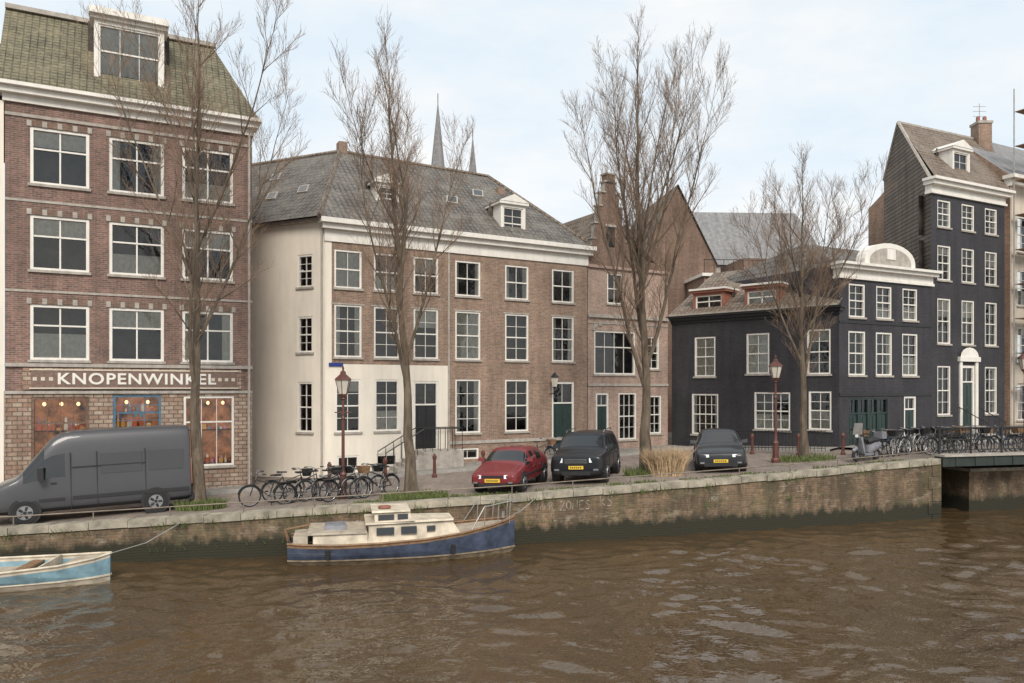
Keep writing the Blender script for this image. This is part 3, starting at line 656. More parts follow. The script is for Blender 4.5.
def sidewalk(fr,s0,s1,w):
    m=MB(); n=int((s1-s0)/1)+1
    for i in range(n):
        a=s0+(s1-s0)*i/n; b=s0+(s1-s0)*(i+1)/n
        pa=fr.P(a,-w,0);pb=fr.P(b,-w,0);pc=fr.P(b,.3,0);pd=fr.P(a,.3,0)
        h=.12; T=[(p[0],p[1],zg(p[0])+h) for p in (pa,pb,pc,pd)]
        m.face(T,'walk')
        pe=fr.P(a,-w-.15,0);pf=fr.P(b,-w-.15,0)
        q=[pe,pf,pb,pa]; m.hexa([(p[0],p[1],zg(p[0])-.1) for p in q]+[(p[0],p[1],zg(p[0])+h+.004) for p in q],'kerb')
    obj(m,'sidewalk')
sidewalk(Fr(-16.95,25.4,.89,.456),-9,7.9,1.1); sidewalk(Fr(-7.75,31.5,.8706,.4919),-.2,18.4,2.0); sidewalk(Fr(15,34.85,.89,.456),.0,14,1.6); sidewalk(Fr(8.55,40.64,6.45,-5.79),1.5,LW,1.2)
# ------------------------------------------------------------------ trees
def norm(v):
    l=math.sqrt(v[0]**2+v[1]**2+v[2]**2) or 1; return (v[0]/l,v[1]/l,v[2]/l)
def tree(name,x,y,top,Rc,seed,lean=(0,0),zfork=3.2,r0=.2,nst=6,dens=1.0,wide=.6,stemcurl=.03):
    rr=random.Random(seed); z0=zg(x)-.1; H_=top-z0; mb=MB()
    def path(p,d,L,n,up,jit):
        pts=[p]
        for i in range(n):
            d=norm((d[0]+rr.uniform(-jit,jit),d[1]+rr.uniform(-jit,jit),d[2]+up+rr.uniform(-jit,jit)*.5))
            p=(p[0]+d[0]*L/n,p[1]+d[1]*L/n,p[2]+d[2]*L/n); pts.append(p)
        return pts
    def at(pts,t):
        k=t*(len(pts)-1); i=min(int(k),len(pts)-2); w=k-i; a=pts[i];b=pts[i+1]
        return tuple(a[j]*(1-w)+b[j]*w for j in range(3)), norm((b[0]-a[0],b[1]-a[1],b[2]-a[2]))
    def side(d,ang,az):
        u=norm((-d[1],d[0],0) if abs(d[2])<.97 else (0,-d[2],d[1])); w=(d[1]*u[2]-d[2]*u[1],d[2]*u[0]-d[0]*u[2],d[0]*u[1]-d[1]*u[0])
        c,s_=math.cos(ang),math.sin(ang); ca,sa=math.cos(az),math.sin(az)
        return tuple(d[j]*c+(u[j]*ca+w[j]*sa)*s_ for j in range(3))
    K=22; tp=[];tr=[]; ox=oy=0
    for i in range(K+1):
        u=i/K; ox+=rr.uniform(-.06,.06)*H_/18; oy+=rr.uniform(-.06,.06)*H_/18
        uf=zfork/H_; rad=r0*(1-.35*u/uf)*(1+.35*max(0,1-u*14)) if u<uf else r0*.65*(1-(u-uf)/(1-uf))**1.05
        tp.append((x+ox+lean[0]*u,y+oy+lean[1]*u,z0+H_*u)); tr.append(max(.012,rad))
    mb.tube(tp,tr,9,'bark')
    stems=[(tp,tr,zfork/H_+.02,H_)]
    az=rr.random()*6
    for k in range(nst):
        u=(zfork+.2+k*(H_*.42)/nst)/H_; p,d=at(tp,u); az+=2.4+rr.uniform(-.4,.4)
        rem=H_*(1-u); L=rem*rr.uniform(.72,.92)
        ang=math.atan2(Rc*rr.uniform(.62,.85),L*.8)*(1.5)
        dd=(math.cos(az)*math.sin(ang),math.sin(az)*math.sin(ang),math.cos(ang))
        pts=path(p,dd,L,14,stemcurl,.075); rs=tr[int(u*K)]*rr.uniform(.48,.62)
        rads=[max(.008,rs*(1-q/14)**1.0) for q in range(15)]
        mb.tube(pts,rads,7,'bark'); stems.append((pts,rads,.12,L))
    for pts0,rads0,tmin,Ls in stems:
        n1=int(Ls*(1-tmin)*2.1*dens)
        for i in range(n1):
            t=tmin+(1-tmin)*(i+rr.random())/n1; t=min(t,.985)
            p,d=at(pts0,t); u=max(0,(p[2]-z0-zfork)/(H_-zfork))
            env=max(.22,math.sin(math.pi*min(1,u*.78+.2))**.8)
            L=Rc*env*rr.uniform(.35,.85)*(.75 if u<.12 else 1)
            az+=2.4+rr.uniform(-.5,.5)
            d1=side(d,wide+rr.uniform(-.15,.2),az); d1=norm((d1[0],d1[1],max(d1[2],.1)+.15))
            pts=path(p,d1,L,6,.05,.11); rad_here=rads0[min(int(t*(len(rads0)-1)),len(rads0)-1)]
            rb=min(rad_here*.55,.007+.0105*L)
            mb.tube(pts,[rb*(1-.85*q/6)+.003 for q in range(7)],4,'bark',False)
            ns=int(2+L*4.6)
            for j in range(ns):
                t2=.12+.88*(j+rr.random())/ns; q,d2=at(pts,min(t2,.999)); L2=(.35+L*(1-t2*.6)*.38)*rr.uniform(.7,1.2)
                d3=side(d2,rr.uniform(.4,.75),rr.random()*6.28); d3=norm((d3[0],d3[1],d3[2]+.28))
                p2=path(q,d3,L2,3,.09,.14); r2=max(.0048,rb*(1-.8*t2)*.5)
                mb.tube(p2,[r2,r2*.8,r2*.55,.0025],3,'bark' if r2>.011 else 'twig',False)
                n3=int(2+L2*6)
                for k in range(n3):
                    t3=.12+.88*(k+rr.random())/n3; q3,d4=at(p2,min(t3,.999)); L3=rr.uniform(.22,.6)*(1.1-.4*t3)
                    d5=side(d4,rr.uniform(.3,.7),rr.random()*6.28); d5=norm((d5[0],d5[1],d5[2]+.3))
                    p3=path(q3,d5,L3,2,.12,.15); mb.tube(p3,[.005,.004,.0025],3,'twig',False)
                    q5,d6=at(p3,rr.uniform(.3,.9)); d7=side(d6,rr.uniform(.4,.8),rr.random()*6.28); l4=rr.uniform(.1,.25)
                    e=(q5[0]+d7[0]*l4,q5[1]+d7[1]*l4,q5[2]+(d7[2]+.2)*l4); mb.tube([q5,e],[.004,.0025],3,'twig',False)
    return obj(mb,name)
tree('bare_street_tree',-9.95,24.2,19.0,2.9,3,(-.3,.2),3.6,.21,5,.85,.65)
tree('bare_street_tree',-3.35,25.1,16.6,2.2,5,(-.9,.0),3.4,.20,6,1.15,.5,.06)
tree('bare_street_tree',5.25,29.3,19.4,2.8,8,(-.1,.0),3.0,.25,8,1.05,.5,.05)
tree('bare_street_tree',12.2,31.8,14.8,2.6,12,(.2,0),3.0,.18,6,1.15,.7)
tree('bare_street_tree',30.5,37.5,15.5,3.2,15,(-.4,0),3.2,.2,6,1.0,.6)
def clump(name,spots,r,h,n,mat,seed,spread=.35):
    rr=random.Random(seed); mb=MB()
    for x,y in spots:
      for i in range(n):
        a=rr.random()*6.28; q=r*math.sqrt(rr.random()); px,py=x+q*math.cos(a),y+q*math.sin(a)*.7; zz=zg(px)-.02
        hh=h*rr.uniform(.4,1); b=rr.random()*6.28; w=.012+.01*rr.random(); lx,ly=(q*math.cos(a)/r*.5+rr.uniform(-.4,.4))*spread*hh*2,(rr.uniform(-.4,.4))*spread*hh*2
        c,s_=math.cos(b)*w,math.sin(b)*w
        mb.face([(px-c,py-s_,zz),(px+c,py+s_,zz),(px+c*.8+lx*.4,py+s_*.8+ly*.4,zz+hh*.6),(px-c*.8+lx*.4,py-s_*.8+ly*.4,zz+hh*.6)],mat)
        mb.face([(px-c*.8+lx*.4,py-s_*.8+ly*.4,zz+hh*.6),(px+c*.8+lx*.4,py+s_*.8+ly*.4,zz+hh*.6),(px+lx,py+ly,zz+hh)],mat)
    obj(mb,name)
clump('grass_tuft',[(-9.8,23.9)],.75,.38,900,'grass',1); clump('grass_tuft',[(-3.2,24.8)],1.1,.28,900,'grass',2); clump('grass_tuft',[(12.0,31.3)],1.3,.3,700,'grass',4)
clump('grass_tuft',[(5.0,28.6)],.8,.4,500,'grass',7)
clump('dry_ornamental_grass',[(5.75,28.3)],.65,1.15,1800,'reed',3)
rv=random.Random(8)
clump('verge_grass',[(x_,yq(x_)+rv.uniform(.5,.9)) for x_ in [rv.uniform(-6,15) for i in range(60)]],.35,.14,35,'grass',9)
rw=random.Random(5); mb=MB()
for i in range(70):
    x=rw.uniform(-14,16)
    for k in range(8):
        px=x+rw.uniform(-.15,.15); py=yq(px)-.1+rw.uniform(-.02,.03); z=zg(px)-rw.uniform(.15,.3) if rw.random()<.7 else zg(px)-.9
        a=rw.uniform(-.1,.1); mb.face([(px-.015,py,z),(px+.015,py,z),(px+a,py-.08,z+rw.uniform(.08,.22))],'grass')
obj(mb,'wall_weeds')
# ------------------------------------------------------------------ lamps
def lamp(x,y,z=None):
    mb=MB(); z=zg(x) if z is None else z
    mb.lathe(x,y,[(.17,z),(.17,z+.12),(.12,z+.2),(.11,z+.75),(.13,z+.8),(.075,z+.9),(.055,z+1.1),(.05,z+2.6),(.07,z+2.65),(.045,z+2.72),(.035,z+3.25),(.08,z+3.3),(.05,z+3.36)],10,'brownpaint')
    mb.tube([(x-.28,y,z+2.85),(x+.28,y,z+2.85)],.02,6,'brownpaint')
    mb.tube([(x,y,z+3.36),(x,y,z+3.46)],[.1,.15],6,'brownpaint'); mb.tube([(x,y,z+3.46),(x,y,z+3.92)],[.14,.25],6,'lampglass')
    for k in range(6):
        a=math.pi/3*k+math.pi/2; mb.tube([(x+.145*math.cos(a),y+.145*math.sin(a),z+3.46),(x+.255*math.cos(a),y+.255*math.sin(a),z+3.92)],.012,4,'brownpaint')
    mb.lathe(x,y,[(.29,z+3.92),(.27,z+3.97),(.1,z+4.12),(.09,z+4.2),(.03,z+4.24),(.04,z+4.32),(.005,z+4.4)],6,'brownpaint')
    obj(mb,'street_lamp')
lamp(-5.6,25.2); lamp(10.75,31.0); lamp(21.6,32.0)
# ------------------------------------------------------------------ bicycles
def bike_mesh(col,basket):
    mb=MB(); key='bikepaint%d'%len(M); M[key]=simple(key,col,.4)
    for x in (-.53,.53):
        mb.torus((x,0,.34),(1,0,0),(0,0,1),.325,.022,22,5,'tyre'); mb.torus((x,0,.34),(1,0,0),(0,0,1),.30,.008,18,4,'rim')
        for k in range(9):
            a=math.pi*k/9; mb.tube([(x+.3*math.cos(a),0,.34+.3*math.sin(a)),(x-.3*math.cos(a),0,.34-.3*math.sin(a))],.0022,3,'rim',False)
        mb.tube([(x,-.05,.34),(x,.05,.34)],.03,6,'rim')
        arc=[(x+.365*math.cos(math.radians(t)),0,.34+.365*math.sin(math.radians(t))) for t in range(10,190,20)]; mb.tube(arc,.018,4,key)
    bb=(-.05,0,.3); seat=(-.22,0,.82); head=(.36,0,.86); hd2=(.40,0,.7)
    for a,b in ((bb,seat),(bb,hd2),((-.17,0,.68),head),(bb,(-.53,0.03,.34)),(seat,(-.53,.03,.34)),(head,(.53,0.03,.34))): mb.tube([a,b],.018,6,key)
    mb.tube([seat,(-.25,0,.95)],.014,5,'rim'); mb.hexa([(-.4,-.09,.95),(-.08,-.03,.95),(-.08,.03,.95),(-.4,.09,.95),(-.4,-.09,1.0),(-.08,-.03,.99),(-.08,.03,.99),(-.4,.09,1.0)],'tyre')
    mb.tube([head,(.33,0,1.02)],.014,5,'rim'); mb.tube([(.1,-.29,1.06),(.3,-.24,1.08),(.35,0,1.03),(.3,.24,1.08),(.1,.29,1.06)],.013,5,'rim')
    for s in (-1,1): mb.tube([(.08,s*.29,1.06),(.2,s*.27,1.07)],.02,5,'tyre')
    mb.tube([(-.05,-.1,.3),(-.05,.1,.3)],.012,4,'rim'); mb.torus((-.05,.05,.3),(1,0,0),(0,0,1),.09,.01,12,4,'rim')
    mb.box(-.16,-.06,.09,.17,.16,.19,'tyre'); mb.box(-.04,.06,-.17,-.09,.42,.45,'tyre')
    mb.tube([(-.28,0,.72),(-.75,0,.72)],.012,4,'iron'); mb.tube([(-.75,0,.72),(-.55,.05,.36)],.008,4,'iron'); mb.box(-.75,-.32,-.06,.06,.72,.735,'iron')
    mb.tube([(-.1,0,.33),(-.12,.09,.02)],.01,4,'iron')
    if basket:
        mb.hexa([(.42,-.13,.82),(.66,-.13,.82),(.66,.13,.82),(.42,.13,.82),(.38,-.18,1.06),(.74,-.18,1.06),(.74,.18,1.06),(.38,.18,1.06)],basket)
    return mb.mesh('bicycle')
bm=[bike_mesh((.02,.02,.02),None),bike_mesh((.03,.06,.12),'wood'),bike_mesh((.25,.25,.25),'iron'),bike_mesh((.02,.02,.022),'wood'),bike_mesh((.03,.03,.03),'iron'),bike_mesh((.14,.035,.03),None)]
rb=random.Random(4)
def bike(x,y,h,z=None):
    o=bpy.data.objects.new('bicycle',rb.choice(bm)); link(o); o.location=(x,y,(zg(x) if z is None else z)); o.rotation_euler=(rb.uniform(-.1,.1),0,math.radians(h)); return o
for i in range(8): bike(-7.7+i*.45+rb.uniform(-.1,.1),24.3+i*.1+rb.uniform(-.3,.5),rb.choice([25,40,55,205,230,60])+rb.uniform(-10,10))
for i in range(11): bike(14.7+i*.4+rb.uniform(-.1,.1),30.9+i*.14+rb.uniform(-.2,.6),rb.choice([40,60,20,220,200])+rb.uniform(-10,10))
fbr=Fr(16.45,29.2,23.55,5.9)
for i in range(14):
    p=fbr.P(.7+i*.7,.5+rb.uniform(0,.35)+(.5 if i%2 else 0),0); bike(p[0],p[1],rb.choice([14,194,30,5])+rb.uniform(-8,8),2.36)
for i in range(3): bike(1.3+i*.8,34.8+i*.5,30+i*10)
# parked scooter with windscreen and grey seat cover
mb=MB()
for xx in (-.62,.66): mb.torus((xx,0,.24),(1,0,0),(0,0,1),.18,.06,20,6,'tyre'); mb.tube([(xx,-.04,.24),(xx,.04,.24)],.12,10,'rim')
mb.hexa([(-.25,-.17,.22),(.35,-.17,.22),(.35,.17,.22),(-.25,.17,.22),(-.25,-.17,.32),(.35,-.17,.32),(.35,.17,.32),(-.25,.17,.32)],'tarp')
mb.tube([(-.98,0,.62),(-.8,0,.62),(-.5,0,.55),(-.2,0,.45),(-.12,0,.3)],[.06,.15,.19,.19,.12],12,'tarp')
mb.tube([(-.95,0,.76),(-.6,0,.80),(-.3,0,.79),(-.12,0,.74)],[.08,.13,.14,.08],10,'plastic')
mb.hexa([(.33,-.2,.3),(.40,-.2,.3),(.40,.2,.3),(.33,.2,.3),(.42,-.17,.95),(.5,-.13,.95),(.5,.13,.95),(.42,.17,.95)],'tarp')
mb.tube([(.66,.07,.24),(.6,.07,.5),(.47,.03,.95)],.03,6,'iron'); mb.tube([(.66,-.07,.24),(.6,-.07,.5),(.47,-.03,.95)],.03,6,'iron')
mb.tube([(.50,0,.4),(.68,0,.52),(.86,0,.42)],[.06,.1,.05],8,'tarp')
mb.tube([(.36,-.33,1.05),(.44,-.2,1.06),(.48,0,1.02),(.44,.2,1.06),(.36,.33,1.05)],.02,6,'iron'); mb.tube([(.47,0,.95),(.52,0,1.06)],[.1,.07],8,'tarp'); mb.tube([(.53,0,1.0),(.58,0,1.0)],.06,10,'headlight')
mb.hexa([(.5,-.2,1.05),(.53,-.2,1.05),(.53,.2,1.05),(.5,.2,1.05),(.38,-.17,1.5),(.4,-.17,1.5),(.4,.17,1.5),(.38,.17,1.5)],'galv')
mb.box(-1.15,-.85,-.18,.18,.84,1.12,'tarp'); mb.tube([(-.1,0,.24),(-.15,.15,.02)],.015,4,'iron')
for s in (-1,1): mb.tube([(.40,s*.28,1.05),(.36,s*.34,1.22)],.01,4,'iron'); mb.box(.34,.36,*sorted((s*.30,s*.39)),1.2,1.28,'plastic')
o=obj(mb,'parked_scooter'); o.location=(14.0,30.0,zg(14.0)); o.rotation_euler=(.06,0,math.radians(212))
mb=MB(); fq=Fr(10.9,36.6,6.45,-5.79)
for i in range(28):
    p=fq.P(i*.16,-0.6,0); z=zg(p[0])+.1; mb.tube([(p[0],p[1],z),(p[0],p[1],z+.95)],.012,4,'iron')
a=fq.P(0,-.6,0); b=fq.P(27*.16,-.6,0)
for h in (.25,1.0): mb.tube([(a[0],a[1],zg(a[0])+h),(b[0],b[1],zg(b[0])+h)],.018,4,'iron')
obj(mb,'iron_fence')
for x,y in ((-6.8,28.3),(-4.9,29.4),(-3.1,30.4),(-1.2,31.5),(.8,32.6),(2.8,33.7),(9.5,36.3),(11,34.8),(12.6,33.4),(14.2,32.6)):
    m=MB(); z=zg(x); m.lathe(x,y,[(.11,z),(.1,z+.1),(.07,z+.15),(.06,z+.7),(.085,z+.75),(.085,z+.85),(.03,z+.95)],8,'brownpaint'); obj(m,'bollard')
# ------------------------------------------------------------------ vehicles
def loft(stations,mats_fn,name,sub=2):
    bmx=bmesh.new(); rings=[]
    for (x,zb,zbt,zgl,zt_,wb,wg,wt) in stations:
        half=[(0,zb),(.82*wb,zb),(.985*wb,zb+.1),(wb,(zb+zbt)/2),(.975*wb,zbt),(wg,zgl),(wt,zt_-.05),(wt*.75,zt_),(0,zt_+.015)]
        ring=[bmx.verts.new((x,y,z)) for y,z in half]+[bmx.verts.new((x,-y,z)) for y,z in reversed(half[1:-1])]
        rings.append(ring)
    n=len(rings[0]); keys=[]
    for i in range(len(rings)-1):
        for j in range(n):
            fc=bmx.faces.new([rings[i][j],rings[i][(j+1)%n],rings[i+1][(j+1)%n],rings[i+1][j]])
            jj=j if j<8 else 15-j
            k=mats_fn(i,jj)
            if k not in keys: keys.append(k)
            fc.material_index=keys.index(k); fc.smooth=True
    k=mats_fn(-1,0)
    if k not in keys: keys.append(k)
    for r in (rings[0],list(reversed(rings[-1]))):
        fc=bmx.faces.new(r); fc.material_index=keys.index(k); fc.smooth=True
    bmesh.ops.recalc_face_normals(bmx,faces=bmx.faces)
    me=bpy.data.meshes.new(name); bmx.to_mesh(me); bmx.free()
    for kk in keys: me.materials.append(M[kk])
    o=bpy.data.objects.new(name,me); md=o.modifiers.new('s','SUBSURF'); md.levels=sub; md.render_levels=sub
    return o
def wheels(e,xs,yw,r,w,rimr=.62):
    for x in xs:
        for s in (-1,1):
            m=MB()
            y1=yw*s; y0=(yw-w)*s
            m.tube([(x,y0,r),(x,y0+.03*s,r),(x,y1-.03*s,r),(x,y1,r)],[r*.93,r,r,r*.93],24,'tyre')
            m.tube([(x,y1-.02*s,r),(x,y1+.012*s,r)],[r*rimr,r*rimr*.96],18,'rim')
            m.tube([(x,y1-.02*s,r),(x,y1+.02*s,r)],r*.14,8,'plastic')
            for k in range(5):
                a=2*math.pi*(k+.5)/5; m.tube([(x+r*.2*math.cos(a),y1+.016*s,r+r*.2*math.sin(a)),(x+r*.5*math.cos(a),y1+.016*s,r+r*.5*math.sin(a))],.035,5,'plastic')
            obj(m,'wheel',(0,0,0),e)
            a=MB(); a.tube([(x,yw*s-.3*s,r+.02),(x,yw*s-.012*s,r+.02)],r*1.17,24,'plastic'); obj(a,'wheel_arch',(0,0,0),e)
def place(e,x,y,head):
    z=zg(x); e.location=(x,y,z+.01)
    h=math.radians(head)
    gx=(zg(x+1)-zg(x-1))/2
    fwd=Vector((math.cos(h),math.sin(h),gx*math.cos(h))).normalized(); lat=Vector((-math.sin(h),math.cos(h),-gx*math.sin(h))).normalized(); up=fwd.cross(lat)
    m=Matrix((fwd,lat,up)).transposed(); e.rotation_euler=m.to_euler()
def make_car(name,x,y,head,paintk,L,W,Ht,kind):
    e=empty(name); w=W/2; h=L/2
    if kind=='hatch':
        zb,be=.2,.86; S=[(h,.32,.56,.58,.62,w*.82,w*.78,w*.74),(h-.06,.25,.62,.65,.70,w*.93,w*.87,w*.8),(h-.5,zb,.74,.76,.80,w*.98,w*.86,w*.8),(h-.95,zb,be-.02,be,be+.04,w,w*.86,w*.78),(h-1.08,zb,be,be+.02,be+.07,w,w*.85,w*.76),
           (h-1.75,zb,be+.02,Ht-.11,Ht-.03,w,w*.76,w*.68),(h-1.85,zb,be+.02,Ht-.10,Ht-.01,w,w*.75,w*.67),(-.25,zb,be+.03,Ht-.09,Ht,w,w*.74,w*.66),(-.35,zb,be+.03,Ht-.09,Ht,w,w*.74,w*.66),(-h+.95,zb,be+.05,Ht-.12,Ht-.05,w*.99,w*.73,w*.64),(-h+.85,zb,be+.06,Ht-.15,Ht-.07,w*.98,w*.73,w*.63),(-h+.25,.25,be+.05,be+.1,be+.16,w*.95,w*.82,w*.74),(-h+.05,.28,be-.05,be,be+.05,w*.9,w*.8,w*.72),(-h,.35,be-.12,be-.08,be-.03,w*.85,w*.76,w*.7)]
    elif kind=='suv':
        zb,be=.3,1.08; S=[(h,.4,.7,.86,.97,w*.88,w*.85,w*.8),(h-.06,.3,.80,.96,1.05,w*.96,w*.91,w*.85),(h-.4,zb,.97,1.02,1.09,w,w*.91,w*.85),(h-1.0,zb,be-.02,be+.03,be+.07,w,w*.89,w*.81),(h-1.12,zb,be,be+.05,be+.10,w,w*.88,w*.8),
           (h-1.7,zb,be+.02,Ht-.14,Ht-.04,w,w*.82,w*.76),(h-1.8,zb,be+.02,Ht-.13,Ht-.02,w,w*.82,w*.76),(-.1,zb,be+.03,Ht-.12,Ht,w,w*.81,w*.75),(-.2,zb,be+.03,Ht-.12,Ht,w,w*.81,w*.75),(-h+.6,zb,be+.05,Ht-.14,Ht-.03,w,w*.8,w*.74),(-h+.5,zb,be+.05,Ht-.15,Ht-.04,w*.99,w*.8,w*.74),(-h+.18,zb,be+.05,be+.15,be+.25,w*.97,w*.85,w*.78),(-h+.04,.35,be-.05,be+.0,be+.08,w*.93,w*.84,w*.78),(-h,.4,be-.12,be-.08,be-.03,w*.88,w*.8,w*.74)]
    else:
        zb,be=.2,.92; S=[(h,.3,.58,.62,.68,w*.84,w*.8,w*.74),(h-.07,.22,.68,.72,.76,w*.94,w*.88,w*.8),(h-.45,zb,.84,.86,.90,w*.99,w*.88,w*.8),(h-.9,zb,be-.02,be+.02,be+.05,w,w*.87,w*.79),(h-1.0,zb,be,be+.04,be+.08,w,w*.86,w*.78),
           (h-1.85,zb,be+.02,Ht-.12,Ht-.03,w,w*.76,w*.68),(h-1.95,zb,be+.02,Ht-.11,Ht-.01,w,w*.75,w*.67),(-.2,zb,be+.03,Ht-.09,Ht,w,w*.74,w*.65),(-.3,zb,be+.03,Ht-.09,Ht,w,w*.74,w*.65),(-h+1.4,zb,be+.06,Ht-.14,Ht-.07,w,w*.73,w*.64),(-h+1.2,zb,be+.08,Ht-.2,Ht-.12,w*.99,w*.74,w*.65),(-h+.2,.25,be+.05,be+.12,be+.17,w*.94,w*.82,w*.74),(-h+.04,.28,be-.05,be+.03,be+.08,w*.9,w*.8,w*.72),(-h,.35,be-.12,be-.08,be-.03,w*.85,w*.76,w*.7)]
    def mf(i,j):
        if i<0: return paintk
        if j<=1: return 'plastic'
        if i in (4,10) and j>=5: return 'carglass'
        if j==4 and i in (4,6,8): return 'carglass'
        return paintk
    link(loft(S,mf,'body'),e)
    r=.31 if kind=='hatch' else (.36 if kind=='suv' else .34)
    wheels(e,(h-.82,-h+.8),w+.005,r,.22)
    m=MB()
    if kind=='suv':
        m.box(h-.12,h+.008,-.42,.42,.72,.93,'plastic'); m.box(h-.1,h+.012,-.5,.5,.34,.48,'plastic'); hz=(.78,.93); hy=(.47,.8)
        for z in (.77,.83,.88): m.box(h-.1,h+.014,-.40,.40,z,z+.012,'chrome')
    elif kind=='hatch':
        m.box(h-.1,h+.004,-.36,.36,.54,.62,'plastic'); m.box(h-.12,h+.008,-.5,.5,.27,.36,'plastic'); hz=(.52,.64); hy=(.40,.68)
    else:
        m.box(h-.12,h+.006,-.6,.6,.26,.4,'plastic'); hz=(.60,.70); hy=(.42,.76)
    for s in (-1,1):
        xi,xo=h+.012,h-.06
        A_=(xi,s*hy[0]); B_=(xo,s*hy[1]); C_=(xo-.2,s*(hy[1]+.0)); D_=(xi-.3,s*hy[0])
        q=[A_,B_,C_,D_] if s>0 else [B_,A_,D_,C_]
        m.hexa([(a,b,hz[0]) for a,b in q]+[(a-.02,b,hz[1]) for a,b in q],'headlight')
        zz=S[4][2]+.1; m.hexa([(h-1.5,s*w*.9,zz-.02),(h-1.37,s*w*.9,zz-.02),(h-1.37,s*(w+.14),zz),(h-1.5,s*(w+.14),zz),(h-1.5,s*w*.9,zz+.1),(h-1.4,s*w*.9,zz+.1),(h-1.4,s*(w+.14),zz+.13),(h-1.5,s*(w+.14),zz+.13)],paintk)
        m.box(-h-.01,-h+.15,*sorted((s*w*.55,s*w*.82)),.7,.85,'redshut')
        m.box(h-.16,h-.01,*sorted((s*w*.62,s*w*.8)),.36 if kind!='suv' else .5,.42 if kind!='suv' else .56,'chrome')
        for x_ in (h-1.35,-.22,-h+1.1): m.box(x_,x_+.012,*sorted((s*(w-.05),s*(w+.001))),.35,S[4][2]-.06,'plastic')
        for x_ in (-.05,-h+1.25): m.box(x_,x_+.16,*sorted((s*(w-.05),s*(w+.015))),S[4][2]-.14,S[4][2]-.11,'chrome')
    pz=.40 if kind!='suv' else .55
    m.box(h-.05,h+.03,-.26,.26,pz,pz+.115,'plate')
    for k in range(6): m.box(h+.03,h+.033,-.2+.07*k,-.16+.07*k,pz+.03,pz+.085,'blackpaint')
    if kind=='hatch': m.box(-h+.8,h-.9,w-.03,w+.012,.5,.56,'plastic'); m.box(-h+.8,h-.9,-w-.012,-w+.03,.5,.56,'plastic')
    if kind=='suv':
        for s in (-1,1): m.tube([(h-1.9,s*w*.72,Ht-.02),(h-2.1,s*w*.72,Ht+.05),(-h+.8,s*w*.72,Ht+.05),(-h+.65,s*w*.72,Ht-.02)],.02,5,'chrome')
    obj(m,'trim_and_lights',(0,0,0),e)
    place(e,x,y,head); return e
make_car('red_hatchback_car',.02,26.75,252,'redpaint',4.15,1.7,1.40,'hatch')
make_car('black_suv_car',2.85,28.5,254,'suvpaint',4.4,1.95,1.72,'suv')
make_car('dark_grey_sedan_car',8.25,30.3,257,'greypaint',4.5,1.87,1.52,'ev')
e=empty('grey_cargo_van'); h=2.7; w=1.0
S=[(h,.4,.75,.86,.96,.8,.76,.72),(h-.07,.3,.85,.98,1.08,.93,.88,.82),(h-.4,.28,1.05,1.14,1.22,.99,.92,.86),(h-.72,.28,1.18,1.26,1.34,1.0,.93,.88),(h-.82,.28,1.2,1.32,1.42,1.0,.92,.87),
   (h-1.55,.28,1.25,1.98,2.36,1.0,.93,.84),(h-1.75,.28,1.25,2.0,2.52,1.0,.93,.84),(h-2.0,.28,1.25,2.02,2.6,1.0,.93,.84),(h-2.1,.28,1.25,2.02,2.62,1.0,.93,.84),(0,.28,1.25,2.02,2.64,1.0,.94,.85),(-h+.12,.28,1.25,2.02,2.64,1.0,.94,.85),(-h+.03,.3,1.25,2.0,2.6,.98,.93,.83),(-h,.35,1.25,1.95,2.5,.95,.9,.8)]
def mf(i,j):
    if i<0: return 'vanpaint'
    if j<=1: return 'plastic'
    if i==4 and j>=5: return 'carglass'
    if j==4 and i in (4,5,6): return 'carglass'
    return 'vanpaint'
link(loft(S,mf,'body'),e); wheels(e,(h-.95,-h+1.05),w+.005,.35,.24,.6)
m=MB()
for s in (-1,1):
    y0,y1=sorted((s*.985,s*1.012))
    m.box(-h+.1,h-2.15,y0,y1,.62,.72,'plastic'); m.box(h-1.95,h-1.3,y0,y1,.62,.7,'plastic')
    for x in (h-2.12,-.1,-1.4): m.box(x,x+.015,*sorted((s*.93,s*1.004)),.35,2.0,'plastic')
    m.box(-1.4,.55,*sorted((s*.96,s*.992)),1.55,1.58,'plastic')
    for xa,xb in ((-2.45,-1.5),(-1.3,-.2)): m.box(xa,xb,*sorted((s*.9,s*.985)),1.32,1.92,'vanpaint')
    m.box(h-1.45,h-1.3,*sorted((s*1.0,s*1.28)),1.25,1.62,'plastic')
    a,b=sorted((s*.55,s*.9)); m.box(h-.35,h-.03,a,b,.86,1.06,'headlight')
    m.box(-h-.012,-h+.05,*sorted((s*.8,s*.93)),.8,1.5,'redshut')
    m.box(h-1.75,h-1.6,*sorted((s*.99,s*1.02)),1.12,1.16,'plastic')
m.box(h-.15,h+.03,-.93,.93,.34,.62,'plastic'); m.box(h-.1,h+.01,-.5,.5,.72,.9,'plastic'); m.box(h,h+.045,-.26,.26,.42,.53,'plate'); m.tube([(h-.85,-.1,1.45),(h-1.1,-.7,1.75)],.012,4,'plastic')
m.box(-h-.05,-h+.1,-.9,.9,.3,.5,'plastic')
obj(m,'trim_and_lights',(0,0,0),e); place(e,-12.85,23.45,208)
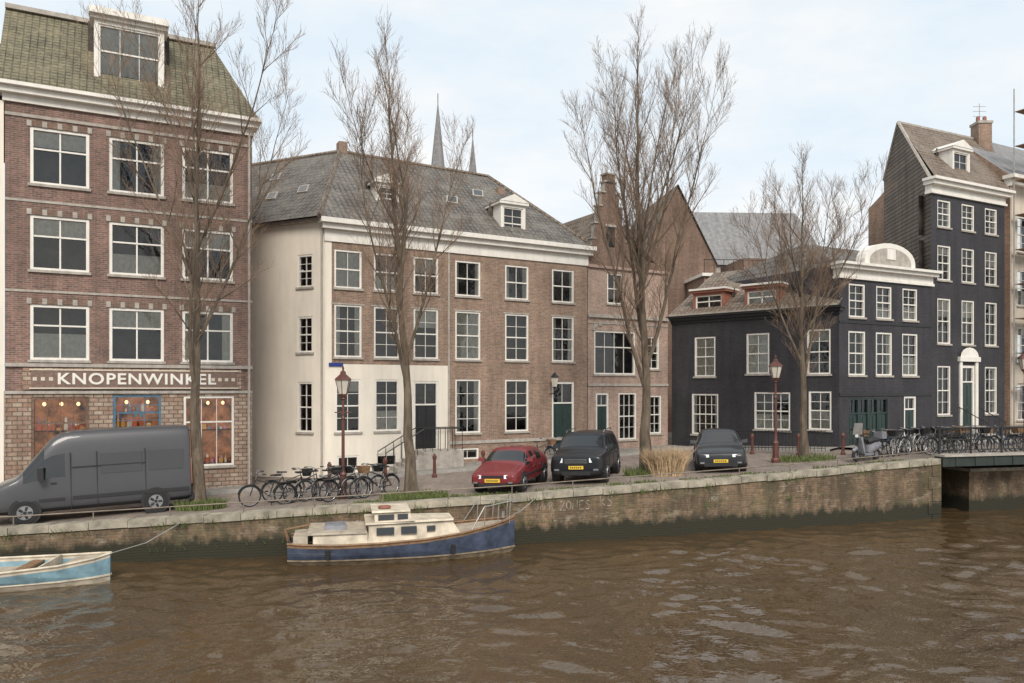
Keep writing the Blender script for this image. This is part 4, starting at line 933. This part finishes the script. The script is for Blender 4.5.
# ------------------------------------------------------------------ boats
def boat(name,x,y,head,secs,hullk,topk,botk,z=-.02):
    e=empty(name,(x,y,z)); e.rotation_euler=(0,0,math.radians(head)); m=MB(); rings=[]
    for (a,hb,keel,gun) in secs:
        rings.append([(a,-hb,gun),(a,-hb*.99,gun-.1),(a,-hb*.93,gun*.45),(a,-hb*.84,.1),(a,-hb*.45,keel),(a,0,keel-.05),(a,hb*.45,keel),(a,hb*.84,.1),(a,hb*.93,gun*.45),(a,hb*.99,gun-.1),(a,hb,gun)])
    mats=[topk,hullk,hullk,botk,botk,botk,botk,hullk,hullk,topk]
    for r1,r2 in zip(rings,rings[1:]):
        for k in range(10): m.face([r1[k],r2[k],r2[k+1],r1[k+1]],mats[k])
    m.face(rings[0],hullk); m.face(list(reversed(rings[-1])),hullk)
    for s in (0,10): m.tube([r[s] for r in rings],.035,6,'wood' if topk!='boatwhite' else 'boatwhite')
    for s,sg in ((3,-1),(7,1)): m.tube([(r[s][0],r[s][1]+sg*.008,r[s][2]+.03) for r in rings],.03,5,botk)
    obj(m,'hull',(0,0,0),e,False); return e,rings
secs=[(-3.3,.75,-.15,.62),(-2.9,.9,-.3,.60),(-2,1.05,-.4,.58),(-.8,1.12,-.42,.60),(.5,1.1,-.42,.66),(1.6,.92,-.4,.76),(2.5,.58,-.3,.88),(3.0,.28,-.15,.96),(3.35,.04,.1,1.04)]
e,rg=boat('cabin_motorboat',-3.2,22.6,12.5,secs,'navy','wood','rust',.03)
m=MB()
for i,(r1,r2) in enumerate(zip(rg,rg[1:])):
    z=-.06
    if i in (0,1): z=-.25
    m.face([(r1[0][0],r1[0][1]*.97,r1[0][2]+z),(r2[0][0],r2[0][1]*.97,r2[0][2]+z),(r2[10][0],r2[10][1]*.97,r2[10][2]+z),(r1[10][0],r1[10][1]*.97,r1[10][2]+z)],'deckgrey')
obj(m,'deck',(0,0,0),e)
m=MB()
def hexb(x0,x1,w0,w1,z0,z1,ins,mat,fs=.0,bs=.0): m.hexa([(x0,-w0,z0),(x1,-w1,z0),(x1,w1,z0),(x0,w0,z0),(x0+bs,-w0+ins,z1),(x1-fs,-w1+ins,z1),(x1-fs,w1-ins,z1),(x0+bs,w0-ins,z1)],mat)
hexb(-1.1,1.7,.85,.55,.55,1.08,.1,'boatwhite',.35,.05); hexb(-1.16,1.4,.84,.55,1.081,1.13,.04,'boatwhite')
hexb(-.9,.25,.78,.72,1.13,1.40,.12,'boatwhite',.18,.0); hexb(-.98,.12,.76,.68,1.401,1.45,.04,'boatwhite')
hexb(-2.6,-1.1,.88,.88,.55,.86,.05,'boatwhite'); hexb(-2.75,-1.12,.9,.9,.86,.91,.02,'deckgrey')
hexb(-3.15,-2.75,.6,.7,.5,.78,.05,'deckgrey')
hexb(-2.3,-1.7,.4,.5,.91,1.02,.1,'tarp')
for s in (-1,1):
    for x0,x1,z0,z1,yy in ((-.85,-.35,.78,.98,.805),(-.15,.3,.78,.98,.745),(.6,.85,.82,.96,.66),(-.8,-.35,1.19,1.34,.745),(-.25,.05,1.19,1.34,.71)):
        m.hexa([(x0,s*(yy-.04),z0),(x1,s*(yy-.075),z0),(x1,s*(yy+.0),z0),(x0,s*(yy+.03),z0),(x0,s*(yy-.07),z1),(x1,s*(yy-.1),z1),(x1,s*(yy-.02),z1),(x0,s*(yy+.01),z1)],'carglass')
m.box(.06,.1,-.45,.45,1.17,1.33,'carglass')
for s in (-1,1):
    for x,yb in ((2.3,.62),(2.75,.42),(3.15,.2)): m.tube([(x,s*yb,.85),(x+.03,s*yb,1.5)],.016,5,'galv')
m.tube([(1.9,-.78,.82),(2.3,-.64,1.45),(2.75,-.44,1.5),(3.15,-.22,1.53),(3.45,0,1.55),(3.15,.22,1.53),(2.75,.44,1.5),(2.3,.64,1.45),(1.9,.78,.82)],.018,6,'galv')
m.tube([(3.0,0,1.0),(3.0,0,1.2)],.05,6,'galv'); m.tube([(-3.2,0,.2),(-3.42,0,.9)],.04,5,'wood'); m.tube([(-3.4,0,.9),(-2.7,.1,1.0)],.025,5,'wood')
for x in (-2.2,1.3): m.tube([(x,-1.12,.22),(x,-1.14,.48)],[.07,.07],8,'tyre')
m.torus((-.6,-.3,1.5),(1,0,0),(0,1,0),.16,.035,14,5,'redshut')
obj(m,'cabin_and_fittings',(0,0,0),e)
secs=[(-3.2,.7,-.15,.5),(-2,.95,-.3,.48),(-.5,1.0,-.35,.46),(1,.95,-.35,.48),(2.2,.7,-.3,.54),(2.9,.35,-.2,.62),(3.2,.05,0,.68)]
e,rg=boat('open_boat',-13.6,19.15,12,secs,'boatblue','boatwhite','boatwhite',.02)
m=MB()
for i,(r1,r2) in enumerate(zip(rg,rg[1:])):
    z=-.22 if i<4 else -.03; m.face([(r1[0][0],r1[0][1]*.94,r1[0][2]+z),(r2[0][0],r2[0][1]*.94,r2[0][2]+z),(r2[10][0],r2[10][1]*.94,r2[10][2]+z),(r1[10][0],r1[10][1]*.94,r1[10][2]+z)],'deckgrey')
for x in (-1.8,-.2,1.2): m.box(x-.15,x+.15,-.85,.85,.36,.41,'wood')
m.box(1.75,1.8,-.75,.75,.28,.55,'boatwhite')
obj(m,'benches',(0,0,0),e)
m=MB(); a=Vector((-10.6,19.8,.65)); b=Vector((-9.6,22.1,1.1)); m.tube([a,(a+b)/2-Vector((0,0,.15)),b],.015,4,'galv'); obj(m,'mooring_rope')
m=MB(); a=Vector((-.2,23.2,1.0)); b=Vector((.8,24.4,1.5)); m.tube([a,(a+b)/2-Vector((0,0,.08)),b],.012,4,'galv'); obj(m,'mooring_rope')
# graffiti scribbles on the quay wall
m=MB(); rg_=random.Random(21)
def stroke(pts,x0,z0,s):
    m.tube([(x0+px*s,yq(x0+px*s)-.002,z0+pz*s) for px,pz in pts],.010,4,'graf',False)
GL={'Z':[(0,1),(.6,1.05),(.05,.0),(.7,.05)],'O':[(.3,1),(.05,.7),(.05,.25),(.3,0),(.55,.25),(.55,.7),(.3,1)],'N':[(0,0),(.05,1),(.5,.05),(.55,1.05)],'E':[(.5,1),(.05,.95),(.05,.5),(.4,.52),(.05,.5),(.05,.02),(.55,0)],'S':[(.5,.95),(.2,1),(.05,.75),(.45,.4),(.4,.05),(0,.02)],'R':[(0,0),(.05,1),(.45,.9),(.4,.6),(.05,.5),(.55,0)],'J':[(.4,1),(.42,.2),(.2,-.05),(0,.2)],'A':[(0,0),(.25,1),(.5,0),(.4,.4),(.1,.4)]}
for word,x_,z_,s_ in (('JANR',.75,1.1,.2),('ZONES',1.55,1.03,.28),('RS',2.9,1.12,.32),('AZ',-4.9,.75,.2),('NOR',6.8,1.1,.16),('ES',10.2,1.3,.2)):
    for ch in word: stroke(GL[ch],x_,z_+rg_.uniform(-.02,.02),s_); x_+=s_*.77
obj(m,'graffiti')
# ------------------------------------------------------------------ sky & sun
sd=Vector((.10,-.78,.66)).normalized(); el=math.asin(sd.z); azm=math.atan2(sd.x,sd.y)
wd=bpy.data.worlds.new('World'); scene.world=wd; wd.use_nodes=True; nt=wd.node_tree; bg=nt.nodes['Background']
sk=nt.nodes.new('ShaderNodeTexSky'); sk.sky_type='NISHITA'; sk.sun_disc=False; sk.sun_elevation=el; sk.sun_rotation=azm; sk.air_density=1.0; sk.dust_density=1.5; sk.ozone_density=1.5
tc=nt.nodes.new('ShaderNodeTexCoord')
f1=noise(nt,tc.outputs['Generated'],2.0,7,.58,(1,1,2.6))
cl=ramp(nt,f1,[(.40,(.72,.81,.88)),(.60,(.91,.905,.885))])
cl=mixc(nt,'MULTIPLY',1.0,cl,(9.6,9.6,9.6))
col=mixc(nt,'MIX',.9,sk.outputs[0],cl)
nt.links.new(col,bg.inputs[0]); bg.inputs[1].default_value=.122
sl=bpy.data.lights.new('sun','SUN'); sl.energy=2.9; sl.angle=math.radians(22); sl.color=(1,.93,.84)
so=bpy.data.objects.new('sun',sl); link(so); so.rotation_euler=(-sd).to_track_quat('-Z','Y').to_euler(); so.location=(0,-20,40)
cam=bpy.data.cameras.new('camera'); co=bpy.data.objects.new('camera',cam); link(co)
co.location=(0,0,5); co.rotation_euler=(math.pi/2,0,0); cam.lens=26.72; cam.sensor_width=36; cam.shift_y=.0454; cam.clip_end=3000; cam.clip_start=.1
scene.camera=co
scene.view_settings.view_transform='Standard'; scene.view_settings.look='None'; scene.view_settings.exposure=0
